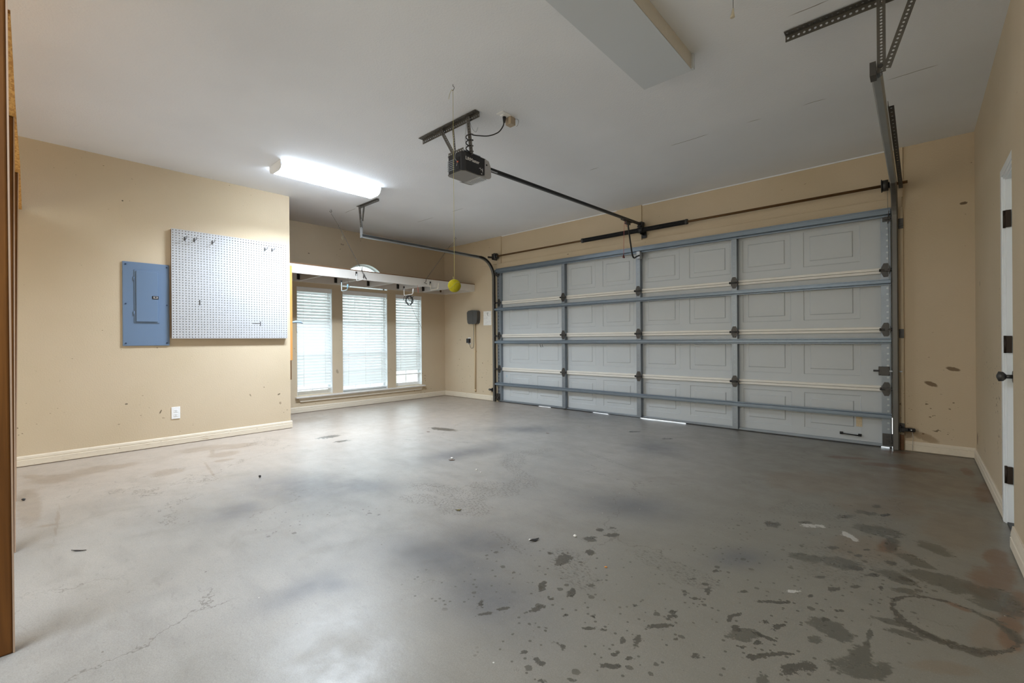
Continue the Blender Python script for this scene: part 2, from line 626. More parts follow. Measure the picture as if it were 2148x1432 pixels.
    cm = n.math('MULTIPLY', n.ramp(ck.outputs['Distance'], .0035, .001), n.ramp(n.noise(1.1, 2), .48, .56))
    col = n.mix(n.math('MULTIPLY', cm, .5), col, srgb(84, 78, 68))
    rough = n.ramp(n2, .3, .75, .31, .46)
    rough = n.math('SUBTRACT', rough, n.math('MULTIPLY', n.math('MAXIMUM', dm, wt), .06))
    h = n.math('ADD', n.math('MULTIPLY', n2, .5), n.math('MULTIPLY', n3, .06))
    n.bump(h, .12, .02)
    return n.done(col, rough, spec=.5)


M['floor'] = floor_mat()
M['galv'] = paint('galvanized_steel', srgb(140, 148, 156), .42, .65, .12, 14)
M['galv_light'] = paint('bright_galvanized_steel', srgb(176, 180, 184), .4, .5, .1, 14)
M['strut'] = paint('blue_grey_steel_strut', srgb(122, 134, 146), .4, .55, .1, 10)
M['dark_steel'] = paint('dark_steel', srgb(78, 76, 74), .45, .6, .15, 20)
M['angle'] = paint('dark_perforated_steel', srgb(96, 93, 88), .5, .5, .15, 20)
M['black'] = paint('black_metal', srgb(30, 30, 32), .38, .3, .1, 20)
M['black_plastic'] = paint('black_plastic', srgb(34, 34, 37), .35)
M['rust'] = paint('rusty_steel', srgb(104, 76, 44), .6, .4, .25, 25)
M['door_skin'] = paint('pale_grey_door_skin', srgb(196, 202, 206), .42, .0, .03, 5)
M['door_rail'] = paint('white_door_rail', srgb(234, 232, 226), .4, .0, .04, 9)
M['panel_blue'] = paint('blue_grey_enamel', srgb(106, 128, 156), .38, .0, .04, 3)
M['lens_grey'] = paint('frosted_acrylic', srgb(206, 213, 220), .28, .0, .02, 2)
M['wood'] = None


def wood(name, a, b, along='z', scale=1.0, rough=.55):
    n = NT(name)
    s = {'z': (14, 14, .7), 'x': (.7, 14, 14), 'y': (14, .7, 14)}[along]
    g1 = n.noise(2.0 * scale, 5, .6, vec=n.stretch(s), dist=.6)
    col = n.mix(n.ramp(g1, .3, .7), a, b)
    k = n.n('ShaderNodeTexVoronoi'); n.link(n.stretch(tuple(1 if q > 1 else .35 for q in s)), k.inputs['Vector']); k.inputs['Scale'].default_value = 5
    kn = n.ramp(k.outputs['Distance'], .09, .03)
    col = n.mix(n.math('MULTIPLY', kn, .8), col, tuple(c * .25 for c in a))
    return n.done(col, rough, spec=.3)


M['wood'] = wood('brown_fir_stud', srgb(100, 62, 22), srgb(124, 80, 32))
M['wood_stick'] = wood('orange_pine_rail', srgb(196, 136, 70), srgb(212, 156, 92))


def osb():
    n = NT('oriented_strand_board')
    v = n.n('ShaderNodeTexVoronoi'); n.link(n.stretch((60, 150, 60), (0, 0, .6)), v.inputs['Vector']); v.inputs['Scale'].default_value = 1
    c = n.n('ShaderNodeSeparateColor'); n.link(v.outputs['Color'], c.inputs[0])
    col = n.mix(c.outputs[0], srgb(176, 120, 54), srgb(224, 176, 104))
    return n.done(col, .65, spec=.3)


M['osb'] = osb()

# floor stains: centre x, y, half axes and angle in metres and radians, on the slab
STAINS = {
    'WET': [(-1.194,1.658,0.06,0.034,-1.26), (-1.144,1.799,0.029,0.022,1.93), (-1.22,1.92,0.035,0.03,-1.77), (-1.237,2.047,0.023,0.017,-2.17), (-1.157,2.034,0.041,0.022,-2.34), (-1.198,2.113,0.023,0.012,-2.34), (-1.133,1.428,0.047,0.014,2.04), (-1.015,1.463,0.035,0.016,1.96), (-1.05,1.294,0.033,0.014,-1.94), (-1.144,1.211,0.027,0.009,-2.17), (-1.174,1.142,0.028,0.006,-2.07), (-1.233,1.181,0.027,0.007,2.29), (-0.697,1.214,0.035,0.012,-2.39), (-0.695,1.381,0.038,0.01,1.92), (-0.73,1.344,0.022,0.008,2.03), (-0.671,1.496,0.044,0.013,-2.3), (-0.663,1.582,0.039,0.014,1.8), (-0.848,1.321,0.021,0.008,-2.39), (-0.806,1.345,0.013,0.008,-2.32), (-0.523,1.425,0.014,0.013,1.73), (-0.597,1.467,0.011,0.008,1.43), (-0.983,1.613,0.016,0.009,-2.33), (-0.987,1.561,0.014,0.012,-1.92), (-0.618,1.826,0.034,0.007,1.81), (-0.681,1.757,0.021,0.006,2.16), (-0.632,1.748,0.024,0.007,-2.56), (-0.47,1.653,0.021,0.016,1.38), (-0.394,1.625,0.016,0.009,-1.82), (-0.501,1.688,0.016,0.01,1.52), (-0.384,1.545,0.035,0.011,-2.44), (-0.953,1.218,0.015,0.007,2.22), (-0.863,1.186,0.018,0.01,2.85), (-0.893,1.187,0.008,0.007,-2.13), (-0.427,1.566,0.012,0.008,-2.77), (-0.582,2.715,0.044,0.039,1.56), (-0.303,2.599,0.027,0.018,1.2), (-0.285,1.562,0.033,0.024,-2.08), (-0.256,1.607,0.027,0.019,-2.26), (-0.404,1.763,0.015,0.011,1.37), (-0.359,1.764,0.033,0.011,-2.12), (-0.395,1.624,0.012,0.01,1.09), (-0.248,1.915,0.017,0.009,-1.95), (-0.404,1.92,0.062,0.008,-2.47), (-0.383,1.672,0.042,0.005,3.12), (-0.35,1.59,0.077,0.006,-2.36), (-0.649,2.008,0.018,0.011,-2.07), (-0.698,1.878,0.018,0.007,-2.34), (-1.278,1.669,0.014,0.011,2.11), (-1.291,1.428,0.008,0.006,2.32), (-1.053,1.377,0.013,0.007,2.18), (-0.643,1.873,0.016,0.01,-2.13), (-0.495,1.73,0.029,0.007,-2.08), (-0.791,1.546,0.011,0.006,-2.3), (-0.871,1.391,0.012,0.006,-2.37), (-0.948,1.33,0.007,0.006,-2.22), (-0.935,1.086,0.009,0.009,-2.21), (-0.883,1.084,0.008,0.007,2.08), (-0.861,1.082,0.009,0.008,-2.12), (-0.757,1.088,0.011,0.009,-2.18), (-0.82,1.025,0.01,0.007,-2.34), (-0.673,1.281,0.008,0.006,-2.0), (-0.715,1.267,0.011,0.007,1.92), (-0.078,2.236,0.013,0.005,1.43), (-0.115,2.305,0.019,0.008,1.41), (-0.217,2.013,0.019,0.008,-2.22), (-0.453,2.861,0.034,0.017,-2.14), (-0.225,3.238,0.054,0.035,-2.75), (-0.309,3.091,0.052,0.024,-2.17), (-0.141,3.265,0.037,0.017,-2.09), (-0.181,3.402,0.036,0.018,-1.95), (-0.211,2.43,0.036,0.026,-2.82), (-0.145,2.409,0.031,0.014,-2.17), (-0.188,2.25,0.023,0.011,-2.01), (-0.25,2.173,0.03,0.015,-2.1), (-0.306,2.242,0.025,0.011,-2.25), (-0.311,2.052,0.013,0.007,1.39), (-0.04,2.451,0.026,0.02,-3.07), (-0.09,2.592,0.023,0.022,1.77), (-0.206,2.578,0.028,0.012,-2.2), (-0.178,2.677,0.02,0.009,-2.19), (-0.443,1.98,0.009,0.005,-1.86), (-0.513,1.919,0.018,0.009,-2.19), (-3.962,3.223,0.182,0.067,-2.93), (-4.267,2.184,0.075,0.043,-1.6), (-4.566,2.191,0.122,0.06,-1.61), (-2.274,4.472,0.072,0.037,-2.35), (-1.858,4.363,0.058,0.032,-2.3)],
    'DAMP': [(0.055,2.9,0.094,0.052,2.17), (-0.07,2.45,0.076,0.048,2.67), (0.164,2.275,0.067,0.056,2.68), (-0.244,1.88,0.06,0.045,-2.74), (-0.149,1.691,0.064,0.043,-2.61), (-0.034,1.998,0.047,0.023,-2.97), (-0.262,2.441,0.084,0.063,-2.81), (-0.38,2.395,0.071,0.043,-2.92), (-0.439,1.639,0.067,0.033,-2.24), (-0.258,1.767,0.026,0.019,1.18), (-0.206,1.855,0.057,0.042,-2.15), (-0.138,1.758,0.073,0.035,1.52), (-0.123,1.871,0.129,0.008,1.58), (-0.084,1.735,0.055,0.022,1.42), (-0.076,2.052,0.055,0.021,-2.92), (-0.163,2.978,0.114,0.079,-2.7), (-0.096,2.834,0.119,0.028,1.52), (-0.013,2.688,0.077,0.045,2.32), (0.089,2.531,0.114,0.087,2.88), (0.216,2.475,0.124,0.081,1.54), (0.054,2.05,0.061,0.027,-3.0), (0.138,2.071,0.054,0.023,-2.63), (0.227,2.228,0.058,0.032,1.89), (-0.338,1.448,0.035,0.016,1.63), (0.003,2.54,0.057,0.048,-3.12), (-0.039,2.336,0.045,0.025,-2.66)],
    'RUST': [(0.234,2.302,0.233,0.033,1.45), (0.214,2.675,0.134,0.07,1.71), (0.077,5.491,0.219,0.118,-3.03), (-0.141,5.125,0.129,0.062,-2.83), (-0.428,4.63,0.198,0.053,-2.73), (0.107,2.33,0.05,0.021,2.69), (0.262,2.767,0.185,0.047,1.42), (0.271,2.483,0.182,0.034,1.42), (0.259,2.956,0.163,0.044,1.47), (-0.114,2.785,0.103,0.04,1.44), (0.183,2.531,0.074,0.058,1.9), (0.328,4.196,0.358,0.058,1.44), (0.271,4.699,0.178,0.037,1.65), (-0.183,4.559,0.186,0.079,-2.66), (0.01,4.555,0.137,0.08,-2.81)],
    'BROWN': [(-4.718,0.202,0.177,0.147,-2.07), (-4.805,0.417,0.165,0.145,-1.96), (-4.907,0.085,0.13,0.049,-2.86), (-4.976,1.191,0.223,0.137,-1.59), (-4.841,1.43,0.198,0.114,-1.6), (-4.785,0.557,0.147,0.091,1.78), (-4.063,0.05,0.483,0.059,-3.14), (-4.289,0.776,0.118,0.111,-2.42), (-4.59,1.242,0.129,0.118,-1.08), (-4.753,1.192,0.298,0.022,2.9), (-4.349,1.176,0.084,0.055,-1.73), (-0.064,4.115,0.518,0.351,-2.35), (0.152,3.268,0.375,0.154,1.45), (-0.179,2.695,0.195,0.149,1.25), (-0.555,3.692,0.366,0.28,-2.25), (0.191,2.196,0.224,0.062,1.39), (0.07,5.056,0.322,0.197,-2.9), (-0.161,3.44,0.314,0.204,-2.27), (0.054,1.871,0.117,0.032,-2.49), (-5.758,2.515,0.251,0.203,-1.03), (-3.609,0.154,0.423,0.008,3.07), (-3.785,0.046,0.06,0.029,-2.03), (-3.536,0.114,0.049,0.026,-2.1), (-4.11,1.014,0.402,0.01,-0.12)],
    'SMUDGE': [(-3.156,1.31,0.447,0.269,-2.82), (-1.617,1.31,0.339,0.17,-2.99), (-1.51,1.346,0.116,0.079,3.07), (-1.835,0.777,0.167,0.076,-1.52), (-1.797,0.858,0.107,0.066,-2.76), (-1.778,3.961,0.269,0.229,2.01), (-3.223,3.843,0.293,0.161,-2.44), (-2.99,0.881,0.174,0.132,-0.72), (-2.993,2.648,0.436,0.147,-1.71), (-1.286,2.462,0.303,0.2,-2.66), (-2.831,1.591,0.277,0.172,-2.69), (-1.251,1.225,0.273,0.159,3.05), (-3.207,5.102,0.418,0.238,3.11), (-0.606,2.197,0.141,0.082,-2.1), (-1.608,1.511,0.228,0.167,-2.95)],
    'ETCH': [(-2.467,1.879,0.174,0.08,-2.8), (-2.341,1.708,0.124,0.083,-2.63), (-2.043,1.805,0.197,0.137,-3.06), (-2.115,2.145,0.196,0.139,-3.05), (-2.483,2.773,0.237,0.095,2.3), (-2.56,3.018,0.29,0.087,-1.87), (-2.301,2.569,0.264,0.056,2.69), (-2.056,3.341,0.374,0.031,2.77), (-2.225,1.925,0.227,0.09,-2.99), (-1.126,1.627,0.19,0.081,2.55), (-0.847,1.928,0.129,0.067,2.97), (-0.707,1.89,0.116,0.078,2.89), (-2.056,2.396,0.16,0.101,2.27), (-1.538,1.642,0.129,0.024,3.04), (-1.433,1.597,0.08,0.014,2.95), (-0.464,3.077,0.181,0.092,-2.14), (-0.327,3.058,0.162,0.075,-2.57), (-0.278,2.427,0.216,0.132,1.49), (-0.137,2.551,0.127,0.098,-2.29), (-0.604,3.055,0.157,0.033,-1.78)],
    'DOTS': [(-0.192,2.394,0.455,0.279,1.56), (-0.343,3.0,0.385,0.262,-2.14), (-0.581,2.709,0.328,0.172,-2.17), (-1.401,1.183,0.196,0.139,-2.57), (-1.342,1.494,0.172,0.17,2.68), (-2.554,0.946,0.18,0.106,-2.87), (-2.424,1.392,0.16,0.066,-2.91), (-2.651,1.126,0.171,0.057,-2.49), (-0.691,1.417,0.501,0.277,-2.47), (-0.354,1.854,0.503,0.284,-1.97), (-0.949,1.535,0.291,0.244,1.53), (-0.672,2.081,0.429,0.168,-2.34), (-0.898,1.11,0.182,0.13,-2.37)],
    'WHITE': [(-0.266,2.812,0.049,0.024,2.16), (-0.237,2.78,0.038,0.016,2.01), (-0.432,2.822,0.05,0.024,-2.56), (-0.388,2.852,0.029,0.019,-2.28), (-0.373,2.042,0.038,0.01,-2.37)],
    'TEAL': [(-0.666,2.157,0.057,0.033,-2.48), (-0.703,2.112,0.028,0.017,-2.13)],
}

# ------------------------------------------------------------------ room shell
def floor():
    xs = np.concatenate([np.arange(-6.55, -5.4, .06), np.arange(-5.4, -3.4, .025), np.arange(-3.4, .62, .0125)])
    ys = np.concatenate([np.arange(-3.2, -.1, .2), np.arange(-.1, 3.4, .0125), np.arange(3.4, 5.42, .03)])
    ys = np.append(ys[ys < 5.40], 5.40)
    X, Y = np.meshgrid(xs, ys, indexing='ij')
    X, Y = X.ravel(), Y.ravel()

    def field(L, soft=False):
        F = np.zeros_like(X)
        for (cx, cy, ra, rb, an) in L:
            ra, rb = max(ra, .012), max(rb, .009)
            dx, dy = X - cx, Y - cy
            k = (np.abs(dx) < ra * 3) & (np.abs(dy) < ra * 3)
            u = (dx[k] * math.cos(an) + dy[k] * math.sin(an)) / ra
            w = (-dx[k] * math.sin(an) + dy[k] * math.cos(an)) / rb
            q = np.hypot(u, w)
            f = np.exp(-q * q * .9) if soft else np.clip(1.5 - q, 0, 1)
            F[k] = np.maximum(F[k], f)
        return F
    S = STAINS
    damp = field(S['DAMP'])
    # the drying ring left by a bucket
    q = np.hypot((X - .081) / .150, (Y - 2.191) / .150)
    side = np.clip(.5 - .5 * ((X - .081) * .2 + (Y - 2.191) * -.1) / .15, 0, 1)
    thick = np.clip(-(X - .081) * .25 / .15 - (Y - 2.191) * .97 / .15, 0, 1) ** 4
    ring = np.clip(1.35 - np.abs(q - 1.03 - .06 * thick) / (.055 + .13 * thick), 0, 1)
    hole = np.clip((1.0 - q) * 6, 0, 1)
    damp = np.maximum(damp * (1 - hole), 0)
    wet = np.maximum(field(S['WET']) * (1 - hole), np.clip(ring, 0, .8))
    # a soft wet spread beside the left ring edge
    a = np.stack([wet, damp, field(S['RUST']), np.maximum(field(S['WHITE']), 0)], 1)
    b = np.stack([field(S['SMUDGE'], True), field(S['ETCH']), field(S['DOTS']), field(S['BROWN'])], 1)
    nx, ny = len(xs), len(ys)
    idx = np.arange(nx * ny).reshape(nx, ny)
    quads = np.stack([idx[:-1, :-1], idx[1:, :-1], idx[1:, 1:], idx[:-1, 1:]], -1).reshape(-1, 4)
    me = bpy.data.meshes.new('floor')
    me.vertices.add(nx * ny)
    me.vertices.foreach_set('co', np.stack([X, Y, np.zeros_like(X)], 1).astype(np.float32).ravel())
    me.loops.add(quads.size)
    me.loops.foreach_set('vertex_index', quads.astype(np.int32).ravel())
    me.polygons.add(len(quads))
    me.polygons.foreach_set('loop_start', (np.arange(len(quads)) * 4).astype(np.int32))
    for nm, arr in (('stain_a', a), ('stain_b', b)):
        at = me.color_attributes.new(nm, 'FLOAT_COLOR', 'POINT')
        at.data.foreach_set('color', arr.astype(np.float32).ravel())
    me.update(calc_edges=True)
    me.materials.append(M['floor'])
    o = bpy.data.objects.new('floor', me)
    COL.objects.link(o)
    tag(o, kind='structure')


floor()


def struct(mb, name, mat, parent=None, bevel=0.0):
    o = mb.build(name, mat, parent, bevel)
    if parent is None:
        o['kind'] = 'structure'
    return o


struct(MB().box(-6.6, .6, -3.2, 5.42, CEI, CEI + .1), 'ceiling', M['ceiling'])
struct(MB().box(LW - .14, LW, -3.0, YB, 0, CEI), 'wall_left', M['beige_left'])
struct(MB().box(WW - .14, LW - .14, YB - .12, YB, 0, CEI), 'wall_left_return', M['beige'])
struct(MB().box(-5.52, .5, -3.14, -3.0, 0, CEI), 'wall_back', M['beige'])
# right wall with the doorway
DY0, DY1, DZ = 2.75, 3.545, 1.84      # door opening
struct(MB().box(RW, RW + .12, DY1, D, 0, CEI).box(RW, RW + .12, DY0, DY1, DZ, CEI).box(RW, RW + .12, 2.5, DY0, 0, CEI),
       'wall_right', M['beige_right'])
NX, NY = .333, 3.14                  # the nearer stretch of right wall stands proud
struct(MB().box(NX, RW - .001, -3.0, NY, 0, CEI).box(RW - .001, RW + .12, -3.0, 2.5, 0, CEI), 'wall_right_near', M['beige'])
# front wall
ox0, ox1, oz = DL - .005, DR + .005, 2.15
struct(MB().box(WW - .14, ox0, D, D + .14, 0, CEI).box(ox1, RW + .12, D, D + .14, 0, CEI).box(ox0, ox1, D, D + .14, oz, CEI),
       'wall_front', M['beige_front'])

# window wall: three openings and a half round above the middle one
WIN = [(2.627, 3.135, .237, 1.768), (3.297, 4.063, .222, 1.768), (4.225, 4.745, .237, 1.768)]
AC, AR, AZ = 3.68, .385, 1.815
xa, xb = WW - .14, WW
w = MB()
ycuts = [YB - .12, WIN[0][0], WIN[0][1], WIN[1][0], WIN[1][1], WIN[2][0], WIN[2][1], D]
for i in (0, 2, 4, 6):
    w.box(xa, xb, ycuts[i], ycuts[i + 1], 0, CEI)
for (y0, y1, z0, z1) in WIN:
    w.box(xa, xb, y0, y1, 0, z0)
for k in (0, 2):
    y0, y1, z0, z1 = WIN[k]
    w.box(xa, xb, y0, y1, z1, CEI)
y0, y1, z0, z1 = WIN[1]
w.box(xa, xb, y0, y1, z1, AZ)
N = 28
for i in range(N):
    ya, yb_ = y0 + (y1 - y0) * i / N, y0 + (y1 - y0) * (i + 1) / N
    za = AZ + math.sqrt(max(0, AR ** 2 - (ya - AC) ** 2))
    zb = AZ + math.sqrt(max(0, AR ** 2 - (yb_ - AC) ** 2))
    vs = [(x, y, z) for x in (xa, xb) for (y, z) in ((ya, za), (yb_, zb), (yb_, CEI), (ya, CEI))]
    w.add(vs, [(0, 1, 2, 3), (7, 6, 5, 4), (0, 4, 5, 1), (2, 6, 7, 3)])
struct(w, 'wall_left_window', M['beige_window'])


# baseboards with a moulded profile (a wide lower board, a groove, a rounded top)
def baseboard(name, a, b, out, mat=None, h=.086):
    """a-b along the wall foot, out = direction into the room (unit axis vector)"""
    a, b, out = Vector(a), Vector(b), Vector(out)
    prof = [(0, .006), (.014, .006), (.014, .052), (.010, .055), (.010, .058), (.0125, .061), (.0105, .078), (.006, h), (0, h)]
    o = setting(name, a)
    n = len(prof)
    vs = []
    for e in (a, b):
        for (t, z) in prof:
            vs.append(e + out * t + Vector((0, 0, z)))
    fs = [tuple(range(n)), tuple(range(2 * n - 1, n - 1, -1))] + [(i, n + i, n + (i + 1) % n, (i + 1) % n) for i in range(n)]
    MB().add(vs, fs).build('moulding', mat or M['base'], o)
    return o


g_ = .012
baseboard('baseboard_left', (LW, -3, 0), (LW, YB + .014, 0), (1, 0, 0))
baseboard('baseboard_left_return', (WW, YB, 0), (LW - .0005, YB, 0), (0, 1, 0))
baseboard('baseboard_left_window', (WW, YB, 0), (WW, D, 0), (1, 0, 0))
baseboard('baseboard_front_left', (WW, D, 0), (-5.10, D, 0), (0, -1, 0))
baseboard('baseboard_front_right', (-.085, D, 0), (RW, D, 0), (0, -1, 0))
baseboard('baseboard_right', (RW, 3.605, 0), (RW, D, 0), (-1, 0, 0))
baseboard('baseboard_right_near', (NX, -1, 0), (NX, NY, 0), (-1, 0, 0), h=.105)

# header boards and jamb pads round the garage door (all painted like the wall)
tr = setting('trim_1', (-2.6, D, 2.15))
hd = MB().box(-5.06, -.095, D - .018, D, 2.150, 2.235).build('header_board', M['beige_front'], tr, .002)
MB().box(-5.06, -.16, D - .026, D - .001, 2.139, 2.151).build('stop_moulding', M['white_old'], tr, .001)
for (a, b, fe) in ((-5.70, -4.966, .60), (-3.10, -2.548, .42), (-.135, -.088, 0)):
    poly = [(a, D), (a, D - .0005), (a + fe, D - .016), (b, D - .016), (b, D)] if fe else [(a, D), (a, D - .016), (b, D - .016), (b, D)]
    MB().prism(poly, 'z', 2.236, CEI - .002).build('spring_pad_board', M['beige_front'], tr)
for (a, b) in ((-5.115, -5.06), (-.150, -.088)):
    MB().box(a, b, D - .02, D, .0, 2.149 if a > -1 else 2.149).build('jamb_board', M['beige_front'], tr, .002)
tr3 = setting('trim_3', (-2.6, D, CEI))
MB().box(-4.96, -2.70, D - .008, D, CEI - .010, CEI).box(-2.54, -.14, D - .008, D, CEI - .010, CEI).build('caulk_bead', M['ceiling'], tr3)

# stops outside the door that close the gap round it
ds = setting('trim_4', (-2.6, 5.35, 0))
MB().box(ox0, DL + .03, 5.3075, 5.345, 0, oz).box(DR - .03, ox1, 5.3075, 5.345, .27, oz).box(DL + .03, DR - .03, 5.3075, 5.345, 2.10, oz).build('weather_stop', M['white_old'], ds)

# ------------------------------------------------------------------ outside
struct(MB().box(-9, 4, 5.405, 14, -.06, -.012), 'floor_driveway', paint('driveway_concrete', srgb(214, 208, 198), .8))
struct(MB().box(-14, -6.56, -4, 12, -.2, -.1), 'floor_lawn', paint('pale_gravel', srgb(190, 196, 180), .9, var=.1, scale=20))
# threshold inside the door opening is part of the slab; a narrow apron closes the joint
struct(MB().box(ox0, ox1, 5.395, 5.41, -.06, -.004), 'floor_apron', M['white_old'])

# ------------------------------------------------------------------ windows
XG = WW - .105                    # glass plane


def window(idx, y0, y1, z0, z1, rail, muntins):
    o = setting('window_%d' % idx, (WW - .1, (y0 + y1) / 2, z0))
    f = MB()
    t = .035
    f.box(XG - .03, XG + .03, y0, y0 + t, z0, z1).box(XG - .03, XG + .03, y1 - t, y1, z0, z1)
    f.box(XG - .03, XG + .03, y0 + t, y1 - t, z0, z0 + t + .02).box(XG - .03, XG + .03, y0 + t, y1 - t, z1 - t, z1)
    f.build('window_frame', M['vinyl'], o, .003)
    MB().box(XG - .02, XG + .02, y0 + t, y1 - t, rail - .02, rail + .02).build('meeting_rail', M['vinyl'], o, .003)
    for (a, b) in ((z0 + t + .02, rail - .02), (rail + .02, z1 - t)):
        MB().box(XG - .003, XG + .003, y0 + t, y1 - t, a, b).build('pane', M['glass'], o)
        mu = MB()
        for k in range(1, muntins + 1):
            yy = y0 + (y1 - y0) * k / (muntins + 1)
            mu.box(XG - .008, XG + .008, yy - .008, yy + .008, a, b)
        zz = (a + b) / 2
        mu.box(XG - .007, XG + .007, y0 + t, y1 - t, zz - .008, zz + .008)
        mu.build('muntin', M['vinyl'], o)
    j = MB()
    e = .004
    j.box(WW - .075, WW + .001, y0, y0 + e, z0, z1).box(WW - .075, WW + .001, y1 - e, y1, z0, z1)
    j.box(WW - .075, WW + .001, y0 + e, y1 - e, z1 - e, z1)
    j.build('reveal', M['white_trim'], o)
    return o


for i, (y0, y1, z0, z1) in enumerate(WIN):
    window(i + 1, y0, y1, z0, z1, .80, (1, 2, 1)[i])
aw = setting('window_4', (WW - .1, AC, AZ))
pts_o = [(AC + AR * math.cos(t), AZ + AR * math.sin(t)) for t in np.linspace(0, math.pi, 29)]
pts_i = [(AC + (AR - .035) * math.cos(t), AZ + .02 + (AR - .045) * math.sin(t)) for t in np.linspace(0, math.pi, 29)]
fr = MB()
n_ = 29
vs = [(x, p[0], p[1]) for x in (XG - .03, XG + .03) for p in pts_o + pts_i]
fs = []
for k in range(n_ - 1):
    fs += [(k, k + 1, n_ + k + 1, n_ + k), (2 * n_ + k + 1, 2 * n_ + k, 3 * n_ + k, 3 * n_ + k + 1),
           (n_ + k, n_ + k + 1, 3 * n_ + k + 1, 3 * n_ + k), (k + 1, k, 2 * n_ + k, 2 * n_ + k + 1)]
fr.add(vs, fs)
fr.box(XG - .03, XG + .03, AC - AR, AC + AR, AZ, AZ + .03)
fr.build('window_frame', M['vinyl'], aw)
gl = MB()
gl.prism([(p[0], p[1]) for p in pts_i], 'x', XG - .003, XG + .003)
gl.build('pane', M['glass'], aw)
mu = MB()
for t in (R(45), R(90), R(135)):
    mu.bar((XG, AC + .10 * math.cos(t), AZ + .03 + .10 * math.sin(t)), (XG, AC + (AR - .03) * math.cos(t), AZ + (AR - .03) * math.sin(t)), .014, .016, (1, 0, 0))
mu.tube([(XG, AC + .12 * math.cos(t), AZ + .02 + .12 * math.sin(t)) for t in np.linspace(0, math.pi, 13)], .008, 6)
mu.build('muntin', M['vinyl'], aw)
rv = MB()
vs = [(x, p[0], p[1]) for x in (WW - .075, WW + .001) for p in pts_o]
pts_r = [(AC + (AR - .004) * math.cos(t), AZ + (AR - .004) * math.sin(t)) for t in np.linspace(0, math.pi, 29)]
vs += [(x, p[0], p[1]) for x in (WW - .075, WW + .001) for p in pts_r]
fs = []
for k in range(n_ - 1):
    fs += [(2 * n_ + k, 2 * n_ + k + 1, 3 * n_ + k + 1, 3 * n_ + k), (n_ + k, n_ + k + 1, 3 * n_ + k + 1, 3 * n_ + k), (k + 1, k, n_ + k, n_ + k + 1)]
rv.add(vs, fs)
rv.box(WW - .075, WW + .012, AC - AR, AC + AR, AZ - .002, AZ + .004)
rv.build('reveal', M['white_trim'], aw)

# stool and apron running under all three windows
sl = setting('trim_2', (WW, 3.69, .2))
MB().box(WW - .075, WW + .055, 2.595, 4.785, .208, .229).build('window_stool', M['white_old'], sl, .004)
MB().prism([(2.64, .206), (4.745, .206), (4.72, .156), (2.665, .156)], 'x', WW, WW + .020).build('window_apron', M['base'], sl, .003)


# ------------------------------------------------------------------ blinds
def blind(label, y0, y1, top, bottom, tilt, wand):
    o = thing('window_blind', (WW - .04, (y0 + y1) / 2, bottom), label, 'window blind', 'white slatted blinds in the tall windows')
    xc = WW - .040
    ya, yb_ = y0 + .010, y1 - .012
    MB().box(xc - .026, xc + .026, ya, yb_, top - .042, top).build('headrail', M['vinyl'], o, .002)
    MB().box(xc + .027, xc + .033, ya - .002, yb_ + .002, top - .062, top - .002).build('valance', M['vinyl'], o, .002)
    pitch = .0435
    nsl = int((top - .075 - bottom - .02) / pitch)
    wd, th = .050, .0026
    a = R(tilt)
    cx, cz = math.cos(a) * wd / 2, math.sin(a) * wd / 2
    prof = []
    for s in (-1, -.5, 0, .5, 1):
        prof.append((s * cx + .0025 * (1 - s * s) * math.sin(a), s * cz * -1 + .0025 * (1 - s * s) * math.cos(a)))
    first = None
    for k in range(nsl):
        z = top - .075 - k * pitch
        vs = []
        for y in (ya, yb_):
            for (dx, dz) in prof:
                vs.append((xc + dx, y, z + dz + th / 2))
            for (dx, dz) in reversed(prof):
                vs.append((xc + dx, y, z + dz - th / 2))
        n = 10
        fs = [tuple(range(n)), tuple(range(2 * n - 1, n - 1, -1))] + [(i, n + i, n + (i + 1) % n, (i + 1) % n) for i in range(n)]
        if first is None:
            first = MB().add(vs, fs).build('slat', M['blind'], o)
        else:
            same(first, (0, 0, -k * pitch))
    MB().box(xc - .025, xc + .025, ya, yb_, bottom, bottom + .018).build('bottom_rail', M['vinyl'], o, .003)
    for fy in (.18, .82) if y1 - y0 < .6 else (.12, .5, .88):
        yy = ya + (yb_ - ya) * fy
        MB().tube([(xc + .027, yy, top - .06), (xc + .027, yy, bottom + .01)], .0013, 5).tube([(xc - .027, yy, top - .06), (xc - .027, yy, bottom + .01)], .0013, 5).build('ladder_cord', M['cord'], o)
    MB().tube([(xc + .036, y1 - .06, top - .05), (xc + .036, y1 - .065, wand)], .003, 6).sphere((xc + .036, y1 - .065, wand), .007, 8, 6).build('pull_cord', M['cord'], o)


blind('narrow white slatted blind in the left window, lowered almost to the sill', WIN[0][0], WIN[0][1], 1.764, .31, 52, 1.62)
blind('widest white slatted blind, lowered to the sill of the middle window', WIN[1][0], WIN[1][1], 1.764, .255, 48, 1.0)
blind('white slatted blind in the right window, stopping short of the sill', WIN[2][0], WIN[2][1], 1.764, .425, 50, 1.1)

# ------------------------------------------------------------------ side door in the right wall
dr = setting('door_2', (RW + .03, 3.1, 0))
DS = MB()
xs0 = RW + .020


def door_leaf():
    """door slab with moulded panels cut into its room side"""
    mb = MB()
    y0, y1, z0, z1 = DY0 + .01, DY1 - .02, .012, DZ - .012
    mb.box(xs0 + .006, xs0 + .04, y0, y1, z0, z1)
    cols = [(y0, y0 + .12), (y0 + .36, y0 + .44), (y1 - .12, y1)]
    rows = [(z0, .16), (.68, .90), (1.44, 1.53), (1.71, z1)]
    for a, b in cols:
        mb.box(xs0, xs0 + .006, a, b, z0, z1)
    for a, b in rows:
        mb.box(xs0, xs0 + .006, cols[0][1], cols[1][0], a, b)
        mb.box(xs0, xs0 + .006, cols[1][1], cols[2][0], a, b)
    return mb, cols, rows


